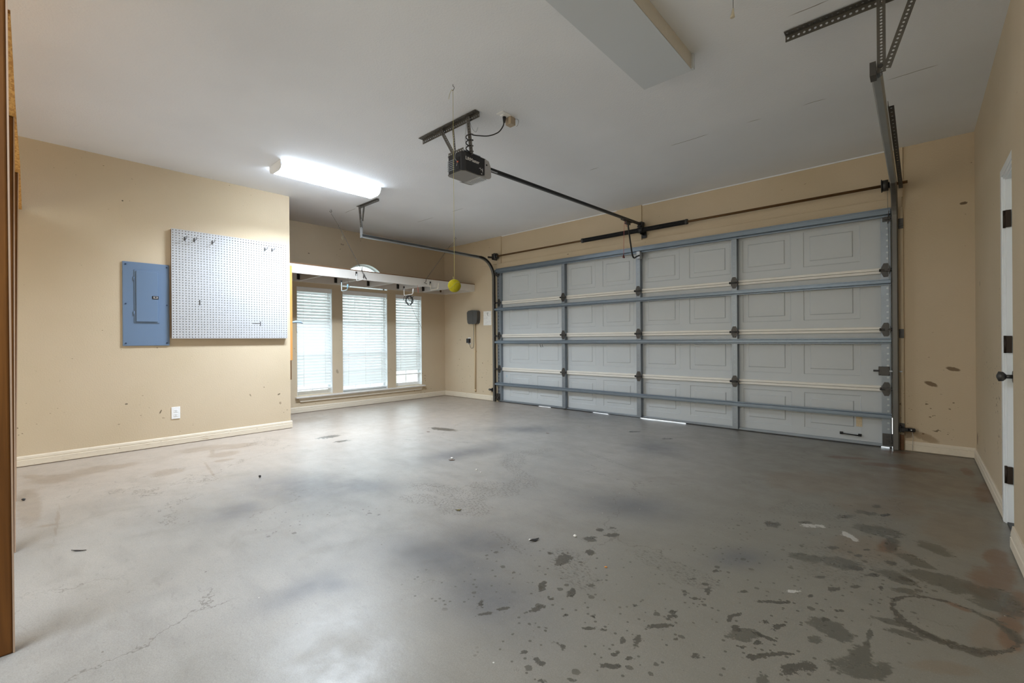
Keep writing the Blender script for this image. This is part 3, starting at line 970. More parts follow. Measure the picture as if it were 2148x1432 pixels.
mb, cols, rows = door_leaf()
slab = mb.build('door_slab', M['white_trim'], dr)
for (ca, cb) in ((cols[0][1], cols[1][0]), (cols[1][1], cols[2][0])):
    for (ra, rb) in ((rows[0][1], rows[1][0]), (rows[1][1], rows[2][0]), (rows[2][1], rows[3][0])):
        MB().prism([(ca + .03, ra + .03), (cb - .03, ra + .03), (cb - .03, rb - .03), (ca + .03, rb - .03)], 'x', xs0 - .001, xs0 + .006).build('raised_panel', M['white_trim'], slab, .005)
# frame jamb and casing
MB().box(RW - .002, RW + .06, DY1 - .018, DY1 + .0, 0, DZ).box(RW - .002, RW + .06, DY0, DY1 - .018, DZ - .01, DZ + .0).build('door_jamb', M['white_trim'], dr, .001)
cs = MB()
for (a, b, t) in ((DY1 - .002, DY1 + .058, .010), (DY1 + .012, DY1 + .052, .015)):
    cs.box(RW - t, RW, a, b, 0, DZ + (b - DY1))
    cs.box(RW - t, RW, NY + .001, a, DZ + (a - DY1), DZ + (b - DY1))
cs.build('door_casing', M['white_trim'], dr, .002)
hm = paint('dark_bronze_hinge', srgb(52, 40, 30), .5, .5, .3, 60)
for z in (1.62, .955, .262):
    h = MB().box(RW - .004, RW + .016, DY1 - .030, DY1 - .002, z - .045, z + .045)
    h.cyl((RW - .006, DY1 - .012, z - .046), (RW - .006, DY1 - .012, z + .046), .007, 10)
    h.build('hinge', hm, dr)
kb = MB()
ky, kz = DY1 - .12, .79
kb.cyl((xs0, ky, kz), (xs0 - .012, ky, kz), .030, 18)
kb.cyl((xs0 - .012, ky, kz), (xs0 - .04, ky, kz), .010, 12)
kb.tube([(xs0 - .035, ky, kz), (xs0 - .045, ky, kz), (xs0 - .062, ky, kz), (xs0 - .070, ky, kz)], [.012, .024, .026, .006], 16)
kb.build('door_knob', M['dark_steel'], dr)
MB().box(RW - .004, RW + .07, DY0, DY1 - .018, 0, .012).build('threshold', M['dark_steel'], dr)

# ------------------------------------------------------------------ garage door
gd = setting('door_1', (-2.611, 5.28, 0))
tag(gd, 'wide pale grey sectional garage door, closed, seen from inside')
XM = (DL + DR) / 2
YS = 5.290          # skin plane
STX = [(DL, DL + .075), (-3.765, -3.712), (-2.618, -2.562), (-1.498, -1.444), (DR - .068, DR)]
SEC = [(.018, .5335), (.5335, 1.067), (1.067, 1.6005), (1.6005, 2.134)]
PX = [XM + s * k for k in (.295, .860, 1.434, 1.993) for s in (-1, 1)]
PX.sort()


def panel_mesh(x, z0):
    """embossed pan: a stepped frame pressed into the sheet, its field raised again"""
    hw, a, b = .225, z0 + .105, z0 + .455
    rects = [(0, YS - .0008), (.006, YS + .004), (.052, YS + .004), (.060, YS - .002)]
    vs, fs = [], []
    for (i, y) in rects:
        vs += [(x - hw + i, y, a + i), (x + hw - i, y, a + i), (x + hw - i, y, b - i), (x - hw + i, y, b - i)]
    for k in range(3):
        for j in range(4):
            fs.append((4 * k + j, 4 * k + (j + 1) % 4, 4 * k + 4 + (j + 1) % 4, 4 * k + 4 + j))
    fs.append((12, 13, 14, 15))
    return MB().add(vs, fs)


hinge0 = None
roller0 = None
for si, (z0, z1) in enumerate(SEC):
    zb0 = si * .5335
    s = MB()
    # sheet with openings where the pans sit
    hw = .225
    a, b = zb0 + .105, zb0 + .455
    edges = [DL]
    for x in PX:
        edges += [x - hw, x + hw]
    edges.append(DR)
    for k in range(0, len(edges), 2):
        s.box(edges[k], edges[k + 1], YS, YS + .004, z0, z1)
    for x in PX:
        s.box(x - hw, x + hw, YS, YS + .004, z0, a)
        s.box(x - hw, x + hw, YS, YS + .004, b, z1)
    s.box(DL, DR, YS + .010, YS + .014, z0, z1)        # outer skin
    sec = s.build('section', M['door_skin'], gd)
    p0 = None
    for x in PX:
        if p0 is None:
            p0 = panel_mesh(x, zb0).build('embossed_panel', M['door_skin'], sec)
            x00 = x
        else:
            same(p0, (x - x00, 0, 0))
    # bent edge rails, white, between the stiles
    for k in range(4):
        xa_, xb_ = STX[k][1] + .003, STX[k + 1][0] - .003
        if si > 0:
            MB().box(xa_, xb_, 5.262, YS, z0 + .0015, z0 + .026).build('edge_rail', M['door_rail'], sec, .003)
        if si < 3:
            MB().box(xa_, xb_, 5.262, YS, z1 - .026, z1 - .0015).build('edge_rail', M['door_rail'], sec, .003)
    # stiles
    for k, (xa_, xb_) in enumerate(STX):
        st = MB()
        yf = 5.228 if 0 < k < 4 else 5.240
        st.box(xa_, xb_, yf, yf + .002, z0 + .002, z1 - .002)
        st.box(xa_, xa_ + .002, yf + .002, YS, z0 + .002, z1 - .002)
        st.box(xb_ - .002, xb_, yf + .002, YS, z0 + .002, z1 - .002)
        so = st.build('stile', M['galv'] if k else M['galv'], sec)
        hb = MB()
        if k in (0, 4):
            for j in range(9):
                zz = z0 + .05 + j * .0535
                xx = xa_ + (.024 if k == 0 else .045)
                hb.cyl((xx, yf - .0025, zz), (xx, yf + .001, zz), .0085 if k == 4 else .007, 10)
            tag(hb.build('punched_holes', M['galv_light'] if k == 4 else M['black'], sec), kind='stuff')
        else:
            for j in range(8):
                zz = z0 + .07 + j * .055
                xx = (xa_ + xb_) / 2
                hb.cyl((xx, yf - .0015, zz), (xx, yf + .001, zz), .003, 6)
            tag(hb.build('rivets', M['galv_light'], sec), kind='stuff')
    # hinges at the joint above this section
    if si < 3:
        zj = z1
        for k, (xa_, xb_) in enumerate(STX):
            yf = 5.228 if 0 < k < 4 else 5.240
            xc = (xa_ + xb_) / 2
            if hinge0 is None:
                h = MB()
                for sg in (1, -1):
                    poly = [(xc - .034, zj + sg * .008), (xc + .034, zj + sg * .008), (xc + .030, zj + sg * .030), (xc + .015, zj + sg * .062), (xc - .015, zj + sg * .062), (xc - .030, zj + sg * .030)]
                    h.prism(poly, 'y', yf - .004, yf - .001)
                    for (dx, dz) in ((-.012, .045), (.012, .045), (0, .026)):
                        h.cyl((xc + dx, yf - .009, zj + sg * dz), (xc + dx, yf - .003, zj + sg * dz), .005, 6)
                h.cyl((xc - .040, yf - .010, zj), (xc + .040, yf - .010, zj), .009, 10)
                h.cyl((xc - .046, yf - .010, zj), (xc - .036, yf - .010, zj), .013, 8)
                h.cyl((xc + .036, yf - .010, zj), (xc + .046, yf - .010, zj), .013, 8)
                hinge0 = h.build('hinge', M['dark_steel'], sec)
                h00 = (xc, yf, zj)
            else:
                c = same(hinge0, (0, 0, 0), sec)
                c.location = hinge0.location + hinge0.parent.location - sec.location + Vector((xc - h00[0], yf - h00[1], zj - h00[2]))
# horizontal struts: hat-shaped bars across the whole door
for (zc, x0) in ((2.112, DL - .01), (1.492, DL - .02), (.966, DL - .02), (.292, DL - .02)):
    q = .66 if zc < 2 else 1.0
    prof = [(a_, zc + b_ * q) for a_, b_ in ((5.228, -.040), (5.219, -.040), (5.219, -.027), (5.188, -.019), (5.188, .019), (5.219, .027), (5.219, .040), (5.228, .040),
                                             (5.228, .037), (5.221, .037), (5.221, .025), (5.190, .016), (5.190, -.016), (5.221, -.025), (5.221, -.037), (5.228, -.037))]
    MB().prism(prof, 'x', x0, DR + .002).build('strut', M['strut'], gd)
# bottom retainer and rubber seal; the seal has lifted between the middle stiles
MB().box(DL, DR, 5.262, 5.286, .010, .034).build('bottom_retainer', M['galv'], gd, .002)
sm = MB()
for (a, b, zt) in ((DL, -4.25, -.004), (-4.25, -4.0, .006), (-4.0, -3.30, -.004), (-3.30, -3.05, .007), (-3.05, -2.60, .001), (-2.60, -2.02, .012), (-2.02, -.25, -.004), (-.25, -.19, .010), (-.19, DR, -.004)):
    sm.box(a, b, 5.268, 5.300, zt + .002, .016)
sm.build('bottom_seal', M['black_plastic'], gd)
# top roller brackets, bottom brackets, rollers
for (xc, sg) in ((DL + .02, -1), (DR - .02, 1)):
    MB().box(xc - .035, xc + .035, 5.226, 5.245, 2.035, 2.085).bar((xc, 5.235, 2.02), (xc + sg * .012, 5.19, 2.12), .03, .005, (1, 0, 0)).build('top_bracket', M['dark_steel'], gd, .001)
    MB().box(xc - .045, xc + .03, 5.232, 5.246, .025, .135).box(xc - .02, xc + .02, 5.22, 5.232, .05, .10).build('bottom_bracket', M['dark_steel'], gd, .001)
    for z in (.07, .5335, 1.067, 1.6005, 2.06):
        r = MB().cyl((xc, 5.205, z), (xc + sg * .052, 5.205, z), .005, 8).cyl((xc + sg * .030, 5.205, z), (xc + sg * .046, 5.205, z), .017, 12)
        r.box(xc - .02, xc + .02, 5.205, 5.245, z - .012, z + .012)
        r.build('roller', M['dark_steel'], gd)
# slide lock on the right end stile, lift handle, worn sticker
lk = MB().box(-.262, -.185, 5.226, 5.240, .655, .735)
for sx in (-1, 1):
    for sz in (-1, 1):
        lk.cyl((-.2235 + sx * .030, 5.220, .695 + sz * .033), (-.2235 + sx * .030, 5.228, .695 + sz * .033), .005, 8)
lock = lk.build('slide_lock', M['dark_steel'], gd, .002)
MB().box(-.298, -.255, 5.216, 5.228, .688, .705).build('lock_lever', M['black'], lock)
MB().box(-.185, -.098, 5.219, 5.227, .690, .702).build('lock_bolt', M['galv_light'], lock)
hy = YS - .004
MB().tube([(-.545, hy, .090), (-.545, hy - .022, .090), (-.520, hy - .028, .090), (-.425, hy - .028, .086), (-.400, hy - .022, .086), (-.400, hy, .086)], .006, 8).box(-.555, -.530, hy - .008, hy + .004, .078, .102).box(-.415, -.390, hy - .008, hy + .004, .074, .098).build('lift_handle', M['black'], gd)
MB().box(-.430, -.385, YS - .004, YS - .0025, .165, .275).build('sticker', paint('worn_paper_sticker', srgb(206, 190, 160), .7, var=.25, scale=60), gd)
MB().box(-4.91, -4.885, YS - .003, YS - .001, .40, .44).build('inspection_label', paint('pale_blue_label', srgb(176, 196, 206), .5, var=.2, scale=90), gd)
MB().tube([(-4.21, YS - .002, .93), (-4.20, YS - .004, .90), (-4.185, YS - .002, .885)], .003, 5).tube([(-4.165, YS - .002, .93), (-4.17, YS - .004, .905), (-4.15, YS - .002, .89)], .003, 5).build('scuff_marks', M['black'], gd)


# ------------------------------------------------------------------ tracks
def perf_angle(p, q, wdir, tdir, width=.032, t=.0022, pitch=.022, rad=.0052, two=True):
    """punched angle iron from p to q; the first leg spreads along wdir, the second along tdir"""
    p, q = Vector(p), Vector(q)
    d = (q - p)
    L = d.length
    d.normalize()
    n = max(1, round(L / pitch))
    wdir = Vector(wdir); wdir = (wdir - d * wdir.dot(d)).normalized()
    tdir = Vector(tdir); tdir = (tdir - d * tdir.dot(d)).normalized()
    mb = MB()
    mb.perforated(p, d, wdir, n, 1, L / n, width, rad, t, 6)
    if two:
        mb.perforated(p, d, tdir, n, 1, L / n, width * .8, rad, t, 6)
    return mb


def u_channel(path, side, w=.040, dep=.044, t=.0025):
    """J-shaped roller track swept along path; open towards `side` (x sign)"""
    prof = [(-side * dep / 2, -w / 2), (side * dep / 2, -w / 2), (side * dep / 2, -w / 2 + .006)]
    outer = [(side * dep * .5, -w * .5), (-side * dep * .3, -w * .5), (-side * dep * .5, -w * .25), (-side * dep * .5, w * .25), (-side * dep * .3, w * .5), (side * dep * .35, w * .5), (side * dep * .5, w * .35)]
    inner = [(a - (t if a > 0 else -t) * 0 - (0), b) for a, b in outer]
    inner = []
    for a, b in outer:
        inner.append((a * (1 - 2 * t / dep) + side * t * .5, b * (1 - 2 * t / w)))
    poly = outer + inner[::-1]
    n = len(poly)
    vs, fs = [], []
    P = [Vector(p) for p in path]
    for i, p in enumerate(P):
        tg = (P[min(i + 1, len(P) - 1)] - P[max(i - 1, 0)]).normalized()
        nr = Vector((0, -tg.z, tg.y))      # in-plane normal
        for a, b in poly:
            vs.append(p + Vector((a, 0, 0)) + nr * b)
    for i in range(len(P) - 1):
        for k in range(n):
            k2 = (k + 1) % n
            fs.append((i * n + k, i * n + k2, (i + 1) * n + k2, (i + 1) * n + k))
    fs.append(tuple(range(n)))
    fs.append(tuple((len(P) - 1) * n + k for k in reversed(range(n))))
    mb = MB().add(vs, fs)
    return mb


def track(x, side, label):
    """side: +1 when the door lies at larger x"""
    o = thing('door_track', (x, 5.2, 0), label, 'garage door track')
    yv, zh, r = 5.200, 2.300, .30
    u_channel([(x, yv, .01), (x, yv, 1.0), (x, yv, zh - r)], side).build('vertical_rail', M['track_v'], o)
    arc = [(x, yv - r + r * math.cos(t), zh - r + r * math.sin(t)) for t in np.linspace(0, R(90), 13)]
    u_channel(arc, side).build('curved_rail', M['track_c'], o)
    u_channel([(x, yv - r, zh), (x, 4.0, zh), (x, 2.87, zh)], side).build('horizontal_rail', M['track_h'], o)
    jb = [(.20, .04), (1.03, .04), (2.0, .045)]
    for z, hh in jb:
        MB().box(x - side * .020, x - side * .056, yv + .015, D - .021, z - hh / 2, z - hh / 2 + .003).box(x - side * .022, x - side * .056, yv + .036, yv + .039, z - hh, z + hh).cyl((x - side * .04, yv + .036, z), (x - side * .04, yv + .028, z), .006, 8).build('jamb_bracket', M['dark_steel'], o)
    return o


M['track_v'] = paint('dark_galvanized_track', srgb(104, 102, 98), .42, .55, .12, 9)
M['track_c'] = M['track_v']
M['track_h'] = paint('galvanized_track', srgb(158, 162, 164), .36, .55, .12, 12)
tl = track(-5.092, 1, 'left garage door track, bending from the jamb to run beneath the ceiling')
trk = track(-.142, -1, 'right garage door track beside the dark front corner')

# hangers of the left track
ax = -5.092
perf_angle((-5.16, 2.876, 2.668), (-4.69, 2.876, 2.668), (0, -1, 0), (0, 0, -1)).build('hanger_angle', M['angle'], tl)
perf_angle((-5.125, 2.855, 2.665), (-5.098, 2.862, 2.40), (1, 0, 0), (0, 1, 0), width=.036).build('hanger_angle', M['angle'], tl)
perf_angle((-5.055, 2.880, 2.665), (-5.072, 2.868, 2.48), (1, 0, 0), (0, 1, 0), width=.026).build('hanger_angle', M['angle'], tl)
perf_angle((-5.112, 2.864, 2.50), (-5.108, 2.866, 2.275), (1, 0, 0), (0, 1, 0), width=.045, pitch=.026).build('hanger_angle', M['galv_light'], tl)
# hangers of the right track
perf_angle((-.533, 2.868, 2.668), (-.005, 2.868, 2.668), (0, -1, 0), (0, 0, -1), width=.044, pitch=.025, rad=.0065).build('hanger_angle', M['angle'], trk)
perf_angle((-.1395, 2.830, 2.668), (-.1395, 2.830, 2.285), (1, 0, 0), (0, 1, 0), width=.034, pitch=.0155, rad=.0052, two=False).build('hanger_angle', M['angle'], trk)
perf_angle((-.003, 2.834, 2.655), (-.118, 2.834, 2.305), (1, 0, 0), (0, 1, 0), width=.032, pitch=.0175, rad=.0052, two=False).build('hanger_angle', M['angle'], trk)
perf_angle((-.120, 3.43, 2.345), (-.112, 5.19, 2.300), (0, 0, 1), (1, 0, 0), width=.034, pitch=.06, rad=.006).build('side_angle', M['dark_steel'], trk)
MB().box(-.166, -.142, 2.80, 2.872, 2.27, 2.335).cyl((-.125, 2.826, 2.318), (-.125, 2.838, 2.318), .010, 8).build('end_plate', M['dark_steel'], trk)

# ------------------------------------------------------------------ torsion shaft and springs
ts = thing('torsion_bar', (-2.53, 5.16, 2.34), 'rusty torsion shaft with two black springs above the garage door', 'torsion spring')
YT, ZT = 5.162, 2.338
MB().tube([(-5.03, YT, ZT), (-.055, YT, ZT)], .0125, 12).build('shaft', M['rust'], ts)


def spring(x0, x1):
    n, mb = 0, MB()
    mb.tube([(x0, YT, ZT), (x0 + .02, YT, ZT), (x1 - .02, YT, ZT), (x1, YT, ZT)], .0225, 16)
    turns = int((x1 - x0) / .0085)
    pts = []
    for i in range(turns * 8 + 1):
        t = i / 8
        a = t * 2 * math.pi
        pts.append((x0 + (x1 - x0) * i / (turns * 8), YT + .0255 * math.cos(a), ZT + .0255 * math.sin(a)))
    mb.tube(pts, .0042, 5)
    return mb


spring(-3.34, -2.555).build('spring', M['black'], ts)
spring(-2.475, -1.965).build('spring', M['black'], ts)
for xe in (-3.36, -1.955):
    MB().tube([(xe - .018, YT, ZT), (xe - .012, YT, ZT), (xe + .012, YT, ZT), (xe + .018, YT, ZT)], [.020, .031, .031, .020], 16).build('winding_cone', M['dark_steel'], ts)
MB().box(-2.545, -2.480, D - .027, D - .020, 2.25, 2.38).box(-2.516, -2.510, YT - .03, D - .022, ZT - .055, ZT + .05).cyl((-2.552, YT, ZT), (-2.478, YT, ZT), .036, 18).cyl((-2.545, YT - .035, ZT + .045), (-2.50, YT - .01, ZT + .02), .008, 8).build('centre_bracket', M['black'], ts)
for (xd, sg) in ((-5.000, 1), (-.205, -1)):
    MB().cyl((xd - .022, YT, ZT), (xd + .022, YT, ZT), .048, 24).cyl((xd - .026, YT, ZT), (xd - .019, YT, ZT), .056, 24).cyl((xd + .022, YT, ZT), (xd + .045, YT, ZT), .026, 16).build('cable_drum', M['dark_steel'], ts)
    xe = -5.055 if sg == 1 else -.150
    MB().box(xe - .002, xe + .002, YT - .035, D - .021, ZT - .05, ZT + .045).build('end_plate', M['dark_steel'], ts)
    MB().tube([(xd - sg * .015, YT + .048, ZT), (xd - sg * .03, 5.225, .08)], .0018, 5).build('lift_cable', M['galv_light'], ts)
perf_angle((-5.068, 5.05, 2.305), (-5.068, 5.20, 2.318), (0, 0, 1), (1, 0, 0), width=.03, pitch=.03).build('end_strap', M['dark_steel'], ts)

# ------------------------------------------------------------------ electrical panel
ep = thing('electrical_panel', (LW, .83, .968), 'blue-grey metal breaker panel on the wall left of the pegboard', 'electrical panel')
MB().box(LW - .02, LW + .014, .655, 1.0, .968, 1.744).build('cover', M['panel_blue'], ep, .004)
MB().box(LW + .014, LW + .0185, .737, .924, 1.180, 1.676).build('door_surround', M['panel_blue'], ep, .002)
pd = MB().box(LW + .0185, LW + .027, .750, .912, 1.192, 1.664).build('door', M['panel_blue'], ep, .004)
MB().box(LW + .027, LW + .031, .868, .915, 1.408, 1.437).build('latch_plate', M['black'], pd, .001)
MB().box(LW + .031, LW + .034, .874, .909, 1.412, 1.433).build('latch', paint('grey_latch_plastic', srgb(150, 150, 152), .4), pd, .001)
MB().prism([(.884, 1.430), (.900, 1.430), (.893, 1.416)], 'x', LW + .034, LW + .0355).build('latch_slot', M['black'], pd)
for z in (1.27, 1.59):
    MB().cyl((LW + .018, .735, z - .018), (LW + .018, .735, z + .018), .004, 8).build('hinge', M['panel_blue'], ep)
sc0 = None
for y in (.677, .980):
    for z in (.993, 1.355, 1.718):
        if sc0 is None:
            sc0 = MB().cyl((LW + .013, y, z), (LW + .018, y, z), .0065, 12).box(LW + .018, LW + .0186, y - .005, y + .005, z - .001, z + .001).build('screw', paint('blued_screw_steel', srgb(60, 78, 108), .35, .5), ep)
            s00 = (y, z)
        else:
            same(sc0, (0, y - s00[0], z - s00[1]))

# ------------------------------------------------------------------ pegboard
pb = thing('pegboard', (LW + .045, 1.55, 1.035), 'square white pegboard full of small holes beside the blue-grey panel', 'pegboard')
np_ = 42
P0y, P0z, PW, PH = 1.012, 1.036, 1.070, 1.064
pm = paint('white_pegboard', srgb(178, 179, 181), .5, var=.05, scale=5)
mbp = MB()
mbp.perforated((LW + .043, P0y, P0z), (0, 1, 0), (0, 0, 1), np_, np_, PW / np_, PH / np_, .0048, .005, 6)
board = mbp.build('board', pm, pb)
fw = paint('brown_furring_strip', srgb(120, 92, 60), .7, var=.15)
for (a, b, c, d) in ((P0y + .003, P0y + .04, P0z + .003, P0z + PH - .003), (P0y + PW - .04, P0y + PW - .003, P0z + .003, P0z + PH - .003), (P0y + .04, P0y + PW - .04, P0z + .003, P0z + .035), (P0y + .04, P0y + PW - .04, P0z + PH - .035, P0z + PH - .003)):
    MB().box(LW + .001, LW + .040, a, b, c, d).build('furring_strip', fw, pb)
tag(MB().box(LW + .0455, LW + .0462, 1.235, 1.245, 1.37, 1.42).box(LW + .0455, LW + .0462, 1.72, 1.80, 1.195, 1.202).box(LW + .0455, LW + .0462, 1.795, 1.803, 1.17, 1.22).build('dirt_marks', M['dark_steel'], pb), kind='stuff')

# pegs left on the board
pk = None
labs = ['dark wire peg hook nearest the left edge of the pegboard', 'second dark wire peg hook from the pegboard left edge', 'third dark wire peg hook, alone in the upper left of the pegboard',
        'left one of two dark peg hooks at upper right of the pegboard', 'right one of two dark peg hooks at upper right of the pegboard']
for i, (y, z) in enumerate(((1.120, 2.012), (1.198, 2.012), (1.352, 2.012), (1.848, 2.015), (1.922, 2.018))):
    xf = LW + .0465
    if pk is None:
        pk = thing('peg_hook', (xf, y, z), labs[i], 'peg hook', 'wire hooks in the pegboard')
        MB().box(xf, xf + .004, y - .006, y + .006, z - .016, z + .020).build('back_plate', M['dark_steel'], pk)
        MB().tube([(xf + .003, y, z), (xf + .03, y, z - .004), (xf + .07, y, z - .004), (xf + .078, y, z + .002), (xf + .082, y, z + .02)], .0026, 6).build('prong', M['dark_steel'], pk)
    else:
        copy_tree(pk, (xf, y, z), labs[i])


# ------------------------------------------------------------------ wall outlet
def outlet(loc, axis, label, plugs=True):
    """duplex receptacle; axis = normal direction"""
    o = thing('wall_outlet', loc, label, 'outlet')
    x, y, z = loc
    hw, hh, t = .035, .058, .006

    def bx(u0, u1, w0, w1, d0, d1):
        if axis == 'x':
            return MB().box(x + d0, x + d1, y + u0, y + u1, z + w0, z + w1)
        return MB().box(x + u0, x + u1, y - d1, y - d0, z + w0, z + w1)
    bx(-hw, hw, -hh, hh, 0, t).build('cover_plate', M['vinyl'], o, .003)
    for s in (-1, 1):
        rc = bx(-.017, .017, s * .020 - .0145, s * .020 + .0145, t, t + .0025).build('receptacle', M['vinyl'], o, .002)
        sl_ = MB()
        for (u, h) in ((-.0065, .009), (.0065, .007)):
            b_ = bx(u - .0011, u + .0011, s * .020 - .001, s * .020 + h, t + .0025, t + .003)
            sl_.add(b_.v, b_.f)
        b_ = bx(-.002, .002, s * .020 - .010, s * .020 - .006, t + .0025, t + .003)
        sl_.add(b_.v, b_.f)
        sl_.build('slots', M['black'], rc)
    return o


outlet((LW, 1.047, .310), 'x', 'white duplex outlet low on the wall below the pegboard')


# ------------------------------------------------------------------ ceiling lamps
def emis(name, rgb, s):
    n = NT(name)
    n.done(rgb, .4)
    n.bsdf.inputs['Emission Color'].default_value = (*rgb, 1)
    n.bsdf.inputs['Emission Strength'].default_value = s
    return n.mat


M['lamp_on'] = emis('lit_lamp_lens', (.86, .94, 1.0), 9)
M['lamp_side'] = emis('lit_lamp_lens_side', (.80, .90, 1.0), 11)
l1 = thing('ceiling_lamp', (-4.46, 2.16, CEI), 'lit white fluorescent wraparound lamp on the ceiling left of the door opener', 'ceiling lamp', 'fluorescent ceiling lamps')
x0, x1, ya, yb_ = -4.60, -4.33, 1.64, 2.685
c_ = CEI
prof_o = [(x1, c_ - .001), (x1, c_ - .034), (x1 - .018, c_ - .058)]
MB().box(x0 + .01, x1 - .01, ya + .012, yb_ - .012, c_ - .025, c_ - .0005).build('housing', M['vinyl'], l1)
for sg in (1, -1):
    xo = x1 if sg == 1 else x0
    p = [(xo, c_ - .002), (xo, c_ - .030), (xo - sg * .006, c_ - .044), (xo - sg * .010, c_ - .044), (xo - sg * .006, c_ - .030), (xo - sg * .006, c_ - .002)]
    MB().prism(p, 'y', ya + .012, yb_ - .012).build('lens_side', M['lamp_side'], l1)
pts = [(x1 - .006, c_ - .044), (x1 - .022, c_ - .064), (x1 - .06, c_ - .078), (x1 - .10, c_ - .083), (x0 + .10, c_ - .083), (x0 + .06, c_ - .078), (x0 + .022, c_ - .064), (x0 + .006, c_ - .044)]
MB().prism(pts + [(x0 + .010, c_ - .040), (x1 - .010, c_ - .040)], 'y', ya + .012, yb_ - .012).build('lens', M['lamp_on'], l1)
for (a, b) in ((ya, ya + .012), (yb_ - .012, yb_)):
    MB().prism([(x0, c_ - .001), (x0, c_ - .036), (x0 + .02, c_ - .068), (x0 + .06, c_ - .083), (x1 - .06, c_ - .083), (x1 - .02, c_ - .068), (x1, c_ - .036), (x1, c_ - .001)], 'y', a, b).build('end_cap', M['vinyl'], l1)

# the light of this lamp: its prismatic lens throws it downwards
_L = bpy.data.lights.new('lamp_light', 'AREA')
_L.shape = 'RECTANGLE'
_L.size, _L.size_y = .20, .98
_L.energy = 38
_L.color = (.78, .88, 1.0)
_L.spread = R(142)
_lo = bpy.data.objects.new('lamp_light', _L)
_lo.location = Vector(((x0 + x1) / 2, (ya + yb_) / 2, c_ - .0855)) - l1.location
_lo.parent = l1
COL.objects.link(_lo)

l2 = thing('ceiling_lamp', (-1.128, 2.1, CEI), 'unlit fluorescent lamp with a flat frosted cover overhead, cut off by the photo top', 'ceiling lamp', 'fluorescent ceiling lamps')
x0, x1, ya, yb_ = -1.281, -.976, 1.46, 2.688
fr = MB().box(x0, x0 + .006, ya, yb_, c_ - .090, c_ - .001).box(x1 - .006, x1, ya, yb_, c_ - .090, c_ - .001)
fr.box(x0 + .006, x1 - .006, ya, ya + .006, c_ - .090, c_ - .001).box(x0 + .006, x1 - .006, yb_ - .006, yb_, c_ - .090, c_ - .001)
fr.build('housing', paint('cream_lamp_housing', srgb(214, 208, 196), .4), l2)
MB().box(x0 + .001, x1 - .001, ya + .001, yb_ - .001, c_ - .0935, c_ - .0905).build('lens', M['lens_grey'], l2, .001)
MB().box(x1 - .002, x1 + .012, yb_ - .02, yb_ + .003, c_ - .0925, c_ - .004).build('end_clip', M['lens_grey'], l2, .001)
MB().tube([(-1.13, ya + .08, c_ - .03), (-1.13, yb_ - .08, c_ - .03)], .013, 10).build('tube_lamp', M['vinyl'], l2)

# ------------------------------------------------------------------ door opener
OX = -2.53
op = thing('garage_door_opener', (OX, 2.32, 2.23), 'black and grey garage door opener hung from the ceiling on punched angle irons', 'garage door opener')
y0, y1, z0, z1 = 2.185, 2.405, 2.232, 2.375
hwid = .094
body = [(OX - hwid, y0 + .02), (OX - hwid + .02, y0), (OX + hwid - .025, y0), (OX + hwid, y0 + .025), (OX + hwid, y1), (OX - hwid, y1)]
MB().prism(body, 'z', z0 + .006, z1).build('housing', M['black_plastic'], op, .004)
MB().prism([(OX + (a - OX) * .97, y0 + (b - y0) * .99 + .003) for a, b in body], 'z', z0, z0 + .006).build('bottom_cover', paint('grey_plastic_cover', srgb(128, 128, 128), .4), op, .002)
# rounded translucent lamp cover at the front
lc = []
N = 9
for i in range(N):
    t = R(90) * i / (N - 1)
    lc.append((y1 + .058 * math.cos(t), z0 + .028 - .028 * math.sin(t)))
poly = [(y1, z1 - .005), (y1 + .034, z1 - .012), (y1 + .052, z1 - .045)] + lc + [(y1 - .05, z0 - .001), (y1 - .002, z0 + .012)]
cov = MB().prism(poly, 'x', OX - hwid - .002, OX + hwid + .002).build('lamp_cover', paint('pale_grey_acrylic', srgb(178, 179, 181), .25), op, .006, 3)
rb = MB()
for i in range(9):
    xx = OX - .07 + i * .0175
    rb.box(xx - .003, xx + .003, y1 - .035, y1 + .035, z0 - .0035, z0 - .001)
rb.build('ribs', M['lens_grey'], cov)
MB().cyl((OX + hwid + .001, y1 + .014, z1 - .042), (OX + hwid + .004, y1 + .014, z1 - .042), .007, 12).build('screw_hole', M['black'], cov)
# rear panel with vent slots, terminals
vt = MB()
for i in range(6):
    vt.box(OX - .080, OX - .005, y0 - .003, y0 + .001, z0 + .030 + i * .014, z0 + .036 + i * .014)
vt.build('vent_slats', M['galv'], op)
MB().box(OX + .012, OX + .052, y0 - .002, y0 + .001, z0 + .02, z0 + .11).build('terminal_recess', M['black'], op)
MB().box(OX + .026, OX + .040, y0 - .006, y0 - .001, z0 + .070, z0 + .082).build('terminal_block', paint('orange_terminal', srgb(214, 96, 60), .4), op, .002)
MB().tube([(OX + .03, y0 - .006, z0 + .078), (OX + .02, y0 - .02, z0 + .10), (OX + .015, y0 - .01, z0 + .135), (OX + .02, y0 + .02, z1 + .04)], .0018, 5).tube([(OX + .036, y0 - .006, z0 + .074), (OX + .04, y0 - .018, z0 + .04)], .0018, 5).build('terminal_wires', M['galv_light'], op)
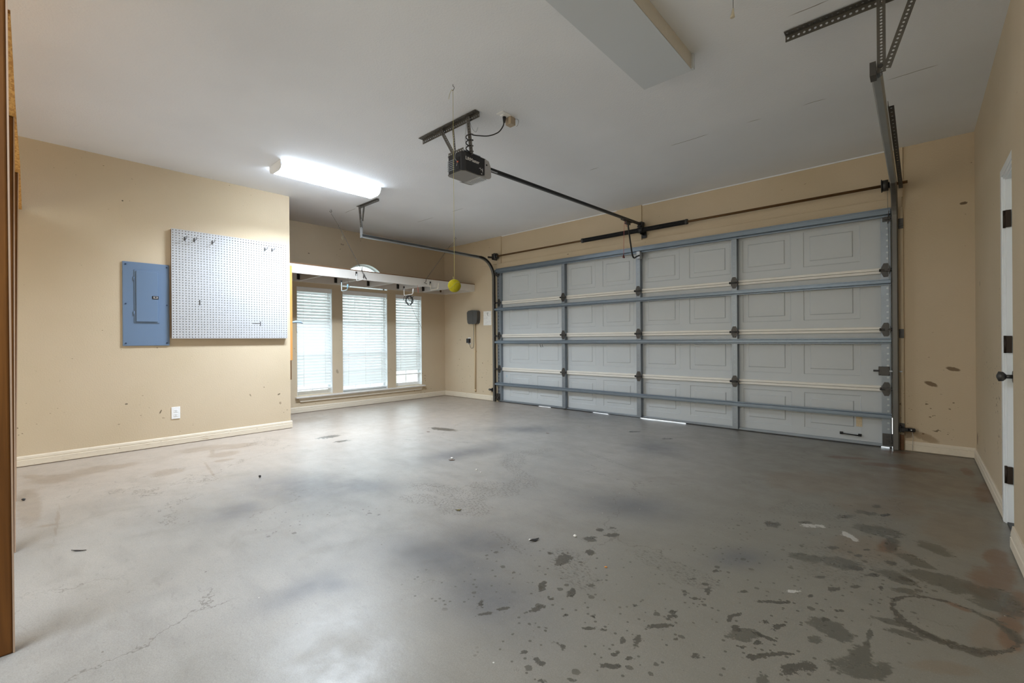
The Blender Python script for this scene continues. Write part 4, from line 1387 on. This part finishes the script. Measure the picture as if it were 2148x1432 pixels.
# lettering on the side that faces the lamp
fc = bpy.data.curves.new('lettering', 'FONT')
fc.body = 'LiftMaster'
fc.size = .0345
fc.extrude = .0008
fc.offset = .0003
fc.space_character = .98
fo = bpy.data.objects.new('lettering', fc)
fo.rotation_euler = (R(90), 0, R(90))
fo.location = Vector((OX + hwid + .001, 2.205, 2.318)) - op.location
fo.parent = op
fc.materials.append(paint('white_lettering', srgb(232, 232, 232), .5))
COL.objects.link(fo)
dg = bpy.context.evaluated_depsgraph_get()
fm = bpy.data.meshes.new_from_object(fo.evaluated_get(dg))
fo2 = bpy.data.objects.new('brand_lettering', fm)
fo2.rotation_euler, fo2.location, fo2.parent = fo.rotation_euler, fo.location, op
COL.objects.link(fo2)
bpy.data.objects.remove(fo)
tag(fo2, kind='stuff')
mk = MB()
xs_ = OX + hwid + .0012
for (yy, zz) in ((2.352, 2.284), (2.366, 2.276)):
    mk.tube([(xs_, yy + .009 * math.cos(t), zz + .009 * math.sin(t)) for t in np.linspace(.4, 2.8, 6)], .0016, 5)
mk.tube([(xs_, 2.377, 2.296), (xs_, 2.377, 2.268)], .0016, 5).box(xs_, xs_ + .001, 2.362, 2.372, 2.250, 2.257)
mk.build('emblem', M['vinyl'], op)
# top straps and hanging irons
MB().perforated((OX + .05, 2.23, z1 + .002), (0, 1, 0), (0, 0, 1), 8, 1, .021, .03, .005, .002, 6).build('mounting_strap', M['galv'], op)
MB().perforated((OX - .09, 2.20, z1 + .002), (1, 0, 0), (0, 0, 1), 8, 1, .021, .03, .005, .002, 6).build('mounting_strap', M['angle'], op)
perf_angle((-3.05, 2.285, 2.668), (-2.37, 2.285, 2.668), (0, -1, 0), (0, 0, -1), width=.045, pitch=.023, rad=.0055).build('hanger_angle', M['angle'], op)
perf_angle((-2.80, 2.262, 2.655), (-2.625, 2.262, 2.385), (1, 0, 0), (0, 1, 0), width=.030, pitch=.022, rad=.0058).build('hanger_angle', M['angle'], op)
perf_angle((-2.652, 2.262, 2.655), (-2.618, 2.262, 2.385), (1, 0, 0), (0, 1, 0), width=.018, pitch=.02, rad=.004, two=False).build('hanger_angle', M['angle'], op)
perf_angle((-2.487, 2.262, 2.655), (-2.450, 2.262, 2.360), (1, 0, 0), (0, 1, 0), width=.034, pitch=.022, rad=.0058).build('hanger_angle', M['angle'], op)
# power cord looped round the iron and up to the ceiling socket
cd = []
for i in range(29):
    a = i / 28 * 2 * math.pi * 3.2
    cd.append((-2.462 + .026 * math.cos(a), 2.27 + .026 * math.sin(a), 2.395 + .0048 * i))
cd = [(-2.50, 2.25, 2.372), (-2.485, 2.24, 2.385)] + cd + [(-2.41, 2.31, 2.515), (-2.36, 2.37, 2.518), (-2.31, 2.42, 2.545), (-2.285, 2.445, 2.59), (-2.278, 2.450, 2.625)]
MB().tube(smooth_path(cd[:-8]) + smooth_path(cd[-9:], 6)[1:], .0042, 8).build('power_cord', M['black_plastic'], op)
MB().tube([(-2.278, 2.452, 2.618), (-2.278, 2.454, 2.660)], [.008, .014], 10).build('plug', M['black_plastic'], op)
for k in range(2):
    wv = [(-2.505 + .006 * math.sin(i * .9 + k), 2.27 + .004 * k, 2.37 + i * .029) for i in range(10)] + [(-2.53 + .02 * k, 2.30, 2.655)]
    MB().tube(wv, .0011, 5).build('bell_wire', M['galv_light'], op)
MB().tube(smooth_path([(-2.475, 2.285, 2.63), (-2.50, 2.34, 2.60), (-2.53, 2.40, 2.61), (-2.56, 2.45, 2.672)]), .0011, 5).build('bell_wire', M['galv'], op)
# rail, trolley, arm, release cord
MB().bar((OX, 2.44, 2.358), (OX, 5.20, 2.418), .028, .026).build('rail', M['black'], op, .002)
MB().bar((OX + .015, 2.50, 2.347), (OX + .015, 2.62, 2.349), .012, .004).build('rail_clip', M['galv_light'], op)
MB().box(OX - .025, OX + .025, 5.17, 5.24, 2.385, 2.445).cyl((OX - .03, 5.18, 2.415), (OX + .03, 5.18, 2.415), .018, 12).build('header_bracket', M['black'], op, .002)
MB().box(OX - .022, OX + .022, 4.72, 4.95, 2.385, 2.402).box(OX - .014, OX + .014, 4.80, 4.90, 2.350, 2.385).build('trolley', M['dark_steel'], op, .003)
arm = MB().tube(smooth_path([(OX, 4.86, 2.365), (OX, 4.885, 2.26), (OX, 4.945, 2.06), (OX, 4.975, 1.995), (OX - .0, 5.015, 1.978), (OX - .01, 5.09, 2.005), (OX - .02, 5.185, 2.035)], 4), .0095, 8)
arm.build('door_arm', M['black'], op)
MB().box(OX - .055, OX - .01, 5.180, 5.236, 1.995, 2.085).build('arm_bracket', M['galv_light'], op, .002)
MB().tube([(OX, 4.80, 2.36), (OX + .004, 4.782, 2.375), (OX + .004, 4.762, 2.35), (OX + .002, 4.752, 2.20), (OX, 4.748, 1.975)], .0022, 5).tube([(OX, 4.81, 2.35), (OX + .02, 4.80, 2.31), (OX + .01, 4.785, 2.33)], .0022, 5).build('release_cord', paint('red_release_cord', srgb(206, 110, 110), .7), op)
MB().tube([(OX, 4.748, 1.985), (OX, 4.748, 1.955)], [.004, .012], 8).cyl((OX, 4.735, 1.95), (OX, 4.765, 1.95), .009, 8).build('release_handle', paint('dark_red_handle', srgb(96, 40, 40), .5), op)

# ceiling socket with beige receiver box
co = thing('ceiling_outlet', (-2.27, 2.46, CEI), 'white ceiling outlet where the opener cord plugs in', 'outlet')
MB().box(-2.305, -2.235, 2.395, 2.525, CEI - .005, CEI - .0005).build('cover_plate', M['vinyl'], co, .002)
MB().box(-2.292, -2.262, 2.425, 2.475, CEI - .012, CEI - .005).build('receptacle', M['vinyl'], co)
rc_ = thing('receiver_box', (-2.262, 2.51, 2.60), 'small beige box plugged into the ceiling outlet by the opener', 'receiver')
MB().box(-2.292, -2.238, 2.480, 2.535, 2.612, 2.667).build('case', paint('beige_plastic', srgb(176, 160, 138), .5), rc_, .003)
MB().tube(smooth_path([(-2.238, 2.52, 2.655), (-2.215, 2.53, 2.65), (-2.207, 2.535, 2.635), (-2.222, 2.540, 2.612), (-2.232, 2.538, 2.604)]), .0012, 5).build('antenna_wire', M['dark_steel'], rc_)

# ------------------------------------------------------------------ parking ball on a string
tb = thing('hanging_ball', (-2.249, 1.93, 1.307), 'yellow-green fuzzy ball hanging on a long yellow string from the ceiling', 'hanging ball')
hk = MB().tube(smooth_path([(-2.249, 1.93, CEI), (-2.249, 1.93, 2.662), (-2.240, 1.93, 2.655), (-2.238, 1.93, 2.643), (-2.249, 1.93, 2.634), (-2.260, 1.93, 2.643)], 4), .0018, 6)
hk.build('ceiling_hook', M['dark_steel'], tb)
MB().tube([(-2.249, 1.93, 2.637), (-2.2485, 1.93, 2.0), (-2.249, 1.93, 1.396)], .0012, 6).tube(smooth_path([(-2.249, 1.93, 2.634), (-2.262, 1.928, 2.640), (-2.275, 1.925, 2.620), (-2.281, 1.92, 2.585)]), .0012, 5).tube([(-2.256, 1.93, 1.392), (-2.262, 1.93, 1.415)], .0012, 5).build('string', paint('yellow_string', srgb(196, 188, 120), .8), tb)
bn = NT('yellow_green_felt')
bn.bump(bn.noise(160, 3), .8, .004)
blm = bn.done(bn.mix(bn.noise(25, 3), srgb(160, 152, 22), srgb(190, 180, 56)), .95, spec=.1)
MB().sphere((-2.249, 1.93, 1.355), .0425, 28, 20).build('ball', blm, tb)
sm_ = []
for k in range(40):
    t = k / 40 * 2 * math.pi
    v = Vector((math.cos(t) * .9, math.sin(t) * .9, .45 * math.cos(2 * t)))
    v.normalize()
    sm_.append(Vector((-2.249, 1.93, 1.355)) + v * .0424)
MB().tube(sm_, .0011, 5, closed=True).build('seam', paint('grey_ball_seam', srgb(170, 172, 120), .8), tb)

# pull bell of the ceiling cord at the top edge
pc = thing('pull_cord', (-.668, 2.39, 2.58), 'pale bell-shaped pull knob on a dark cord hanging from the ceiling', 'pull cord')
MB().tube([(-.668, 2.39, CEI), (-.668, 2.39, 2.624)], .0012, 6).build('cord', M['black'], pc)
MB().tube([(-.668, 2.39, 2.630), (-.668, 2.39, 2.626), (-.669, 2.389, 2.604), (-.671, 2.388, 2.588), (-.671, 2.388, 2.584)], [.0025, .004, .0065, .0115, .0085], 14).build('knob', paint('ivory_plastic', srgb(206, 198, 178), .4), pc)

# ------------------------------------------------------------------ shelf under the ceiling of the window bay
SX = -5.602
sh = thing('wall_shelf', (-6.0, 3.7, 1.83), 'long white wall shelf with a deep front board above the three tall windows', 'shelf')
MB().box(SX - .019, SX, YB + .002, D - .002, 1.832, 1.947).build('front_board', M['white_old'], sh, .0015)
MB().box(WW + .001, WW + .02, YB + .002, D - .002, 1.835, 1.947).build('wall_ledger', M['white_old'], sh, .0015)
MB().box(WW + .02, SX - .019, D - .021, D - .002, 1.832, 1.947).build('end_board', M['white_old'], sh, .0015)
MB().box(WW + .001, SX + .004, YB + .002, D - .002, 1.9475, 1.957).build('deck', paint('thin_brown_plywood', srgb(120, 84, 52), .7, var=.2), sh)
for y in (2.653, 3.192, 3.721, 4.262, 4.775):
    MB().box(WW + .02, SX - .019, y, y + .02, 1.845, 1.9475).build('joist', M['white_trim'], sh, .001)
    MB().box(WW + .020, WW + .024, y - .030, y - .002, 1.862, 1.940).box(WW + .024, WW + .05, y - .004, y - .0005, 1.862, 1.930).build('joist_hanger', M['dark_steel'], sh)
MB().box(WW + .022, WW + .026, 5.13, 5.17, 1.885, 1.94).cyl((WW + .03, 5.15, 1.87), (WW + .03, 5.15, 1.90), .012, 8).build('corner_bracket', M['rust'], sh)


# hooks
def jhook(y, ztop, drop, reach, tip, mat, label, plate=True, lean=.0, tipc=None, up=.03):
    o = thing('storage_hook', (SX, y, ztop - drop), label, 'hook', 'big utility hooks under the shelf')
    if plate:
        MB().box(SX + .001, SX + .006, y - .012, y + .012, ztop - .055, ztop).cyl((SX + .006, y, ztop - .018), (SX + .009, y, ztop - .018), .005, 8).build('mount_plate', M['dark_steel'], o)
    zb = ztop - drop
    pts = [(SX + .008, y, ztop - .03), (SX + .008, y, zb + .02), (SX + .014, y, zb + .006), (SX + .03, y, zb)]
    pts += [(SX + reach - .03, y + lean * .8, zb + .004), (SX + reach - .01, y + lean, zb + .014), (SX + reach + .004, y + lean, zb + up)]
    MB().tube(smooth_path(pts, 3), .0052, 10).build('hook_arm', mat, o)
    if tipc is not None:
        MB().tube([(SX + reach - .002, y + lean, zb + up - .012), (SX + reach + .006, y + lean, zb + up + tip)], .0085, 10).build('rubber_tip', tipc, o)
    return o


blue = paint('pale_blue_rubber', srgb(120, 160, 180), .5)
hk_white = paint('white_coated_rod', srgb(226, 228, 226), .35)
jhook(3.082, 1.934, .125, .19, .045, hk_white, 'white hook with a dark plate hung on the shelf front, below the left chain', tipc=M['dark_steel'])
jhook(2.868, 1.800, .145, .165, .045, paint('pale_blue_rod', srgb(200, 220, 226), .35), 'pale blue hook hanging lowest at the left end of the shelf', tipc=blue)
jhook(3.835, 1.800, .135, .225, .050, hk_white, 'hook holding the coiled black cord under the shelf', tipc=hk_white)
jhook(4.318, 1.914, .130, .20, .060, paint('cream_coated_rod', srgb(222, 214, 196), .35), 'cream hook at the right end of the shelf by the yellow ball', tipc=None, up=.10)
so_ = thing('s_hook', (SX + .02, 2.962, 1.72), 'small dark wire S hook hanging between the two left shelf hooks', 'hook')
MB().tube([(SX + .004, 2.955, 1.83), (SX + .02, 2.955, 1.832), (SX + .022, 2.955, 1.76), (SX + .022, 2.957, 1.725), (SX + .035, 2.960, 1.715), (SX + .05, 2.962, 1.73)], .0025, 6).build('wire', M['dark_steel'], so_)
so2 = thing('clip_hook', (SX + .05, 4.05, 1.72), 'tiny red plastic clip hanging beside the coiled cord hook', 'clip')
MB().tube([(SX + .05, 4.04, 1.83), (SX + .055, 4.04, 1.77), (SX + .06, 4.045, 1.715)], .0022, 6).bar((SX + .05, 4.055, 1.80), (SX + .055, 4.055, 1.72), .004, .004).bar((SX + .05, 4.02, 1.765), (SX + .055, 4.07, 1.76), .004, .004).build('clip', paint('red_plastic', srgb(190, 100, 84), .5), so2)

# black cord coil with a strap end hanging down
cc = thing('coiled_cord', (SX + .08, 3.87, 1.5), 'coil of black cord hung on a hook in front of the right window', 'cord')
coil = []
for i in range(90):
    a = i / 90 * 2 * math.pi * 4
    rr = .062 + .010 * math.sin(i * .7)
    coil.append((SX + .095 + .012 * math.sin(i * .37), 3.862 + rr * .9 * math.sin(a), 1.590 + rr * math.cos(a)))
MB().tube(coil, .0045, 6).tube([(SX + .10, 3.82, 1.66), (SX + .11, 3.84, 1.60), (SX + .105, 3.90, 1.56), (SX + .10, 3.88, 1.62), (SX + .11, 3.93, 1.65)], .004, 6).build('coil', M['black_plastic'], cc)
MB().tube([(SX + .10, 3.80, 1.655), (SX + .11, 3.77, 1.64), (SX + .12, 3.75, 1.60), (SX + .12, 3.745, 1.585)], .0045, 6).build('plug_end', M['black_plastic'], cc)
MB().tube([(SX + .10, 3.88, 1.535), (SX + .10, 3.95, 1.40), (SX + .10, 4.085, 1.17)], .0018, 5).build('loose_end', M['black_plastic'], cc)


# chains holding the shelf: links are real rings
def chain(label, a, b, extra=()):
    o = thing('hanging_chain', b, label, 'chain', 'chains carrying the shelf')
    a, b = Vector(a), Vector(b)
    d = b - a
    L = d.length
    d.normalize()
    u = d.orthogonal().normalized()
    w = d.cross(u)
    wire_end = .12
    MB().tube([(a.x, a.y, CEI), (a.x, a.y, CEI - .012), (a.x + .012, a.y + .006, CEI - .022), (a.x + .008, a.y, CEI - .036), (a.x - .010, a.y - .008, CEI - .030), (a.x - .014, a.y - .01, CEI - .018)], .0028, 6).build('ceiling_hook', M['dark_steel'], o)
    p1 = a + d * wire_end * 1.5
    MB().tube([a + Vector((0, 0, -.03)), p1], .0014, 5).build('wire', M['dark_steel'], o)
    links = MB()
    pitch = .021
    n = int((L - wire_end * 1.5) / pitch)
    for i in range(n):
        c = p1 + d * (pitch * (i + .5))
        s = u if i % 2 else w
        ring = []
        for k in range(10):
            t = 2 * math.pi * k / 10
            ring.append(c + d * (.0145 * math.cos(t)) + s * (.0068 * math.sin(t)))
        links.tube(ring, .0019, 5, closed=True)
    tag(links.build('links', M['chain'], o), kind='stuff')
    return o


M['chain'] = paint('grey_chain_steel', srgb(128, 126, 122), .45, .5)
c1 = chain('left chain running from the ceiling down to the shelf front', (-5.527, 2.70, 2.655), (SX + .012, 3.19, 1.90))
MB().tube([(-5.556, 2.865, 2.43), (-5.55, 2.875, 2.395), (-5.548, 2.862, 2.37), (-5.55, 2.85, 2.35), (-5.545, 2.862, 2.315), (-5.555, 2.873, 2.33), (-5.552, 2.865, 2.37)], .0022, 6).build('tag_wire', paint('pale_wire', srgb(190, 186, 160), .5), c1)
MB().tube([(SX + .012, 3.19, 1.91), (SX + .02, 3.205, 1.87), (SX + .016, 3.225, 1.845), (SX + .004, 3.215, 1.86), (SX + .008, 3.20, 1.89)], .0045, 6).build('carabiner', M['dark_steel'], c1)
c2 = chain('right chain running from the ceiling to the shelf near the front corner', (-5.545, 4.79, 2.655), (SX + .010, 4.235, 1.945))
MB().tube([(SX + .004, 4.24, 1.945), (SX + .012, 4.225, 1.90), (SX + .016, 4.19, 1.885), (SX + .006, 4.25, 1.87)], .004, 6).build('snap_hook', M['dark_steel'], c2)

# small eye bolts in the window wall
for (y, z, lab) in ((3.275, 2.455, 'dark bent hook screwed into the wall beneath the left track hanger'), (3.265, 2.375, 'small dark nail in the wall below the bent wall hook')):
    e = thing('wall_hook', (WW, y, z), lab, 'hook')
    MB().tube([(WW, y, z), (WW + .02, y, z), (WW + .03, y + .01, z - .012), (WW + .035, y + .025, z - .018), (WW + .035, y + .032, z - .002)] if z > 2.4 else [(WW, y, z), (WW + .02, y, z + .003)], .003, 6).build('wire', M['dark_steel'], e)

# ------------------------------------------------------------------ wooden rail on the bump-out's hidden side
wr = thing('coat_rail', (-5.46, YB + .02, .55), 'narrow wooden rail with hooks, seen edge-on beside the left window', 'wall rail')
MB().box(-5.475, -5.42, YB + .001, YB + .043, .78, 1.885).build('upright', M['wood_stick'], wr, .002)
MB().box(-5.475, -5.42, YB + .001, YB + .030, .555, .78).build('lower_strip', wood('dark_stained_strip', srgb(84, 56, 30), srgb(110, 76, 44)), wr, .002)
MB().tube([(-5.44, YB + .043, 1.86), (-5.44, YB + .06, 1.838), (-5.44, YB + .080, 1.842), (-5.44, YB + .092, 1.856)], .004, 8).build('white_hook', M['vinyl'], wr)
bh = MB().tube([(-5.44, YB + .043, 1.222), (-5.44, YB + .09, 1.232), (-5.44, YB + .14, 1.228), (-5.44, YB + .168, 1.216)], [.010, .014, .012, .006], 10)
bh.build('blue_clip', paint('blue_grey_plastic', srgb(142, 164, 184), .45), wr)
MB().tube([(-5.44, YB + .095, 1.222), (-5.44, YB + .097, 1.13), (-5.44, YB + .103, 1.10)], .0018, 5).build('wire', M['dark_steel'], wr)

# ------------------------------------------------------------------ things on the front wall left of the garage door
cb = thing('control_box', (-5.595, D, 1.28), 'dark grey plastic box mounted above a conduit beside the garage door', 'control box')
bx = [(-5.700, 1.30), (-5.712, 1.36), (-5.715, 1.47), (-5.690, 1.492), (-5.60, 1.500), (-5.50, 1.492), (-5.478, 1.47), (-5.480, 1.36), (-5.492, 1.30), (-5.515, 1.285), (-5.675, 1.285)]
MB().prism(bx, 'y', D - .075, D - .001).build('case', paint('dark_grey_plastic', srgb(74, 72, 70), .45), cb, .010, 3)
MB().box(-5.575, -5.570, D - .077, D - .074, 1.30, 1.485).build('seam_line', M['black_plastic'], cb)
MB().tube(smooth_path([(-5.62, D - .02, 1.287), (-5.615, D - .02, 1.05), (-5.62, D - .02, .90), (-5.66, D - .02, .865), (-5.70, D - .02, .88), (-5.72, D - .02, .925), (-5.725, D - .02, .935)], 4), .004, 8).build('power_cable', paint('grey_cable', srgb(116, 112, 106), .6), cb)
ad = thing('power_adapter', (-5.745, D - .03, .955), 'small black power adapter plugged in beside the thin conduit', 'power adapter')
MB().box(-5.775, -5.705, D - .050, D - .0075, .955, 1.030).build('case', M['black_plastic'], ad, .004)
MB().cyl((-5.725, D - .03, .955), (-5.725, D - .03, .935), .007, 8).build('strain_relief', M['black_plastic'], ad)
ol = outlet((-5.742, D, .990), 'y', 'outlet hidden behind the black power adapter')
cn = thing('conduit', (-5.59, D, .12), 'thin cream conduit running down from the dark grey box', 'conduit')
MB().tube([(-5.588, D - .018, 1.2835), (-5.588, D - .018, .15)], .0125, 12).build('pipe', M['beige_trim'], cn)
MB().tube([(-5.588, D - .018, .165), (-5.588, D - .018, .15), (-5.588, D - .012, .118)], [.017, .018, .008], 12).build('pipe_end', M['beige_trim'], cn)
MB().box(-5.610, -5.566, D - .032, D - .001, .80, .815).build('pipe_clamp', M['beige_trim'], cn)
pp = thing('paper_notice', (-5.30, D, 1.25), 'white laminated notice taped between the dark grey box and the garage door', 'notice')
pn = NT('printed_notice')
lines = pn.ramp(pn.noise(75, 3, .6, vec=pn.stretch((1, 1, 1.3))), .58, .62)
MB().box(-5.392, -5.208, D - .003, D - .0005, 1.247, 1.482).build('sheet', pn.done(pn.mix(pn.math('MULTIPLY', lines, .35), srgb(238, 238, 236), srgb(140, 142, 150)), .35), pp)
mk = MB()
for i in range(5):
    t0 = .5 + i * .5
    mk.tube([(-5.29 + .018 * math.cos(t) + i * .004, D - .004, 1.445 + .012 * math.sin(t) - .008 * i) for t in np.linspace(t0, t0 + 2.5, 6)], .0016, 4)
mk.build('print', M['dark_steel'], pp)


def sensor(x, sg, label):
    o = thing('safety_sensor', (x, 5.19, .17), label, 'sensor')
    MB().box(x - sg * .012, x + sg * .035, 5.175, 5.235, .180, .205).box(x - sg * .02, x - sg * .012, 5.17, D - .025, .165, .225).build('bracket', M['black'], o, .002)
    MB().tube([(x + sg * .03, 5.205, .192), (x + sg * .075, 5.205, .192), (x + sg * .083, 5.205, .192)], [.016, .017, .010], 12).build('eye', M['black_plastic'], o)
    MB().cyl((x + sg * .055, 5.190, .194), (x + sg * .055, 5.186, .194), .005, 8).build('indicator', paint('clear_indicator', srgb(225, 225, 220), .1), o)
    MB().tube([(x + sg * .06, 5.21, .178), (x + sg * .066, 5.225, .12), (x + sg * .060, 5.235, .06), (x + sg * .062, 5.235, .012)], .0014, 5).build('lead', M['galv_light'], o)
    return o


sensor(-.097, 1, 'black safety sensor at the foot of the right door track')
sensor(-5.138, -1, 'black safety sensor at the foot of the left door track')
blk = thing('wood_block', (-.12, 5.25, 0), 'rusty brown stained wood block behind the foot of the right track', 'wood block')
MB().box(-.160, -.092, D - .0405, D - .0205, .004, .14).build('block', paint('stained_wood', srgb(110, 74, 44), .7, var=.3), blk, .002)

# ------------------------------------------------------------------ storage rack posts and loft deck at the left edge of the picture


M['pale_edge'] = paint('pale_wood_edge', srgb(186, 160, 138), .6)


def post(x, z1, ytop, ybot, label):
    """fir stud, its wide side towards the room; slightly out of plumb"""
    o = thing('wooden_post', (x, ybot - .02, 0), label, 'post', 'posts of the storage loft')
    w, dep = .038, .089
    vs = []
    for (z, yy) in ((0, ybot), (z1, ytop)):
        vs += [(x - w, yy - dep, z), (x, yy - dep, z), (x, yy, z), (x - w, yy, z)]
    MB().add(vs, [(3, 2, 1, 0), (4, 5, 6, 7), (0, 1, 5, 4), (1, 2, 6, 5), (2, 3, 7, 6), (3, 0, 4, 7)]).build('stud', M['wood'], o, .006, 3)
    es = MB()
    vv = []
    for (z, yy) in ((.0005, ybot), (z1 - .0005, ytop)):
        vv += [(x - w, yy, z), (x - .001, yy, z), (x - .001, yy + .0045, z), (x - w, yy + .0045, z)]
    es.add(vv, [(3, 2, 1, 0), (4, 5, 6, 7), (0, 1, 5, 4), (1, 2, 6, 5), (2, 3, 7, 6), (3, 0, 4, 7)])
    es.build('pale_edge', M['pale_edge'], o)
    n = MB()
    for zz in (.15, z1 - .1):
        n.cyl((x - .001, (ybot) - .045, zz), (x + .002, (ybot) - .045, zz), .004, 8)
    n.build('nail_heads', M['dark_steel'], o)
    return o


post(-2.165, CEI, -.018, -.010, 'nearest brown wooden post, filling the left edge of the photo')
post(-3.195, 2.078, -.002, -.008, 'second wooden post, half hidden behind the nearest post')
post(-4.222, 2.078, .015, -.005, 'thin third wooden post, farthest, standing against the tan wall')
ld = thing('loft_deck', (-3.8, -.3, 2.08), 'strip of strand board loft deck resting on the wooden posts', 'loft deck')
MB().add([(-5.37, -.9, 2.08), (-2.21, -.9, 2.08), (-2.21, -.006, 2.08), (-3.0, .0045, 2.08), (-3.4, .0115, 2.08), (-4.02, .024, 2.08), (-5.37, .04, 2.08),
          (-5.37, -.9, 2.093), (-2.21, -.9, 2.093), (-2.21, -.006, 2.093), (-3.0, .0045, 2.093), (-3.4, .0115, 2.093), (-4.02, .024, 2.093), (-5.37, .04, 2.093)],
         [(6, 5, 4, 3, 2, 1, 0), (7, 8, 9, 10, 11, 12, 13)] + [(i, (i + 1) % 7, 7 + (i + 1) % 7, 7 + i) for i in range(7)]).build('strand_board', M['osb'], ld)
MB().box(-5.37, -5.33, -.88, -.05, 1.99, 2.0795).build('wall_cleat', M['wood'], ld)


# ------------------------------------------------------------------ small litter on the floor
def leaf(name, x, y, s, rot, mat, label, cat, curl=.3, group=None, elong=2.2):
    o = thing(name, (x, y, 0), label, cat, group)
    n = 7
    vs = []
    rnd = random.Random(int(abs(x * 1000)))
    for i in range(n + 1):
        t = i / n
        wd = s / elong * math.sin(math.pi * min(.97, max(.05, t))) * (1 + .3 * rnd.uniform(-1, 1))
        u = (t - .5) * s * 2
        zc = .0015 + curl * s * (2 * t - 1) ** 2 * .6
        for (k, dz) in ((-1, curl * s * .35), (0, 0), (1, curl * s * .30)):
            px, py = u, wd * k
            X = x + px * math.cos(rot) - py * math.sin(rot)
            Y = y + px * math.sin(rot) + py * math.cos(rot)
            vs.append((X, Y, zc + dz))
    m_ = len(vs)
    vs += [(a, b, c - .0012) for a, b, c in vs]
    fs = []
    for i in range(n):
        for k in range(2):
            a = i * 3 + k
            fs.append((a, a + 3, a + 4, a + 1))
            fs.append((m_ + a, m_ + a + 1, m_ + a + 4, m_ + a + 3))
    MB().add(vs, fs).build('blade', mat, o)
    return o


def crumb(name, x, y, s, mat, label, cat, flat=.55):
    rnd = random.Random(int(abs(x * 7919)) + 3)
    vs = []
    base = MB().sphere((0, 0, 0), 1, 7, 5)
    for v in base.v:
        k = s * rnd.uniform(.75, 1.15)
        vs.append((x + v[0] * k, y + v[1] * k * .8, s * flat + v[2] * s * flat * .97))
    o = MB().add(vs, base.f).build(name, mat)
    tag(o, label, cat)
    return o


dk = paint('dark_dry_leaf', srgb(36, 34, 34), .5, var=.2)
br = paint('brown_dry_leaf', srgb(104, 74, 52), .7, var=.2)
gr = paint('olive_dry_leaf', srgb(120, 108, 48), .7, var=.2)
wt = paint('white_pebble', srgb(236, 234, 228), .5, var=.04)
leaf('dry_leaf', -1.416, 1.722, .026, 1.2, dk, 'curled black leaf with a pale edge on the floor in the middle foreground', 'leaf', .35)
leaf('leaf_fragment', -1.438, 1.712, .009, 2.2, wt, 'white flake touching the curled black leaf', 'leaf', .3)
leaf('dry_leaf', -2.88, 2.43, .026, .7, br, 'brown leaf scrap beside the white pebble in the middle of the floor', 'leaf', .2)
crumb('pebble', -2.915, 2.462, .013, wt, 'white pebble beside a brown leaf scrap in the middle of the floor', 'pebble')
leaf('dry_leaf', -2.002, 1.737, .018, .9, gr, 'olive dry leaf below the hanging ball', 'leaf', .35)
crumb('dirt_clump', -3.595, 1.201, .011, dk, 'small dark clump of dirt in front of the outlet wall', 'dirt', .8)
leaf('dry_twig', -2.99, .199, .036, .75, dk, 'dark dry twig on the floor near the second wooden post', 'twig', .12, elong=7)
crumb('pebble', -1.290, 1.893, .010, wt, 'small white pebble right of the curled black leaf', 'pebble')
leaf('dry_leaf', -3.97, 3.02, .022, .3, br, 'reddish leaf scrap on the floor toward the windows', 'leaf', .1)
leaf('dry_leaf', -2.93, 3.80, .020, .2, br, 'reddish leaf scrap on the floor left of the garage door middle', 'leaf', .1)
crumb('pebble', -2.52, 2.37, .008, wt, 'left one of two tiny pebbles on the floor past the ball', 'pebble')
crumb('pebble', -2.445, 2.345, .007, wt, 'right one of two tiny pebbles on the floor past the ball', 'pebble')
crumb('dirt_clump', -4.22, .03, .014, dk, 'dark dirt clump at the foot of the farthest wooden post', 'dirt', .5)
crumb('wood_chip', -1.015, 1.725, .007, paint('orange_chip', srgb(206, 140, 70), .6), 'tiny orange chip on the floor right of the black leaf', 'chip', .4)
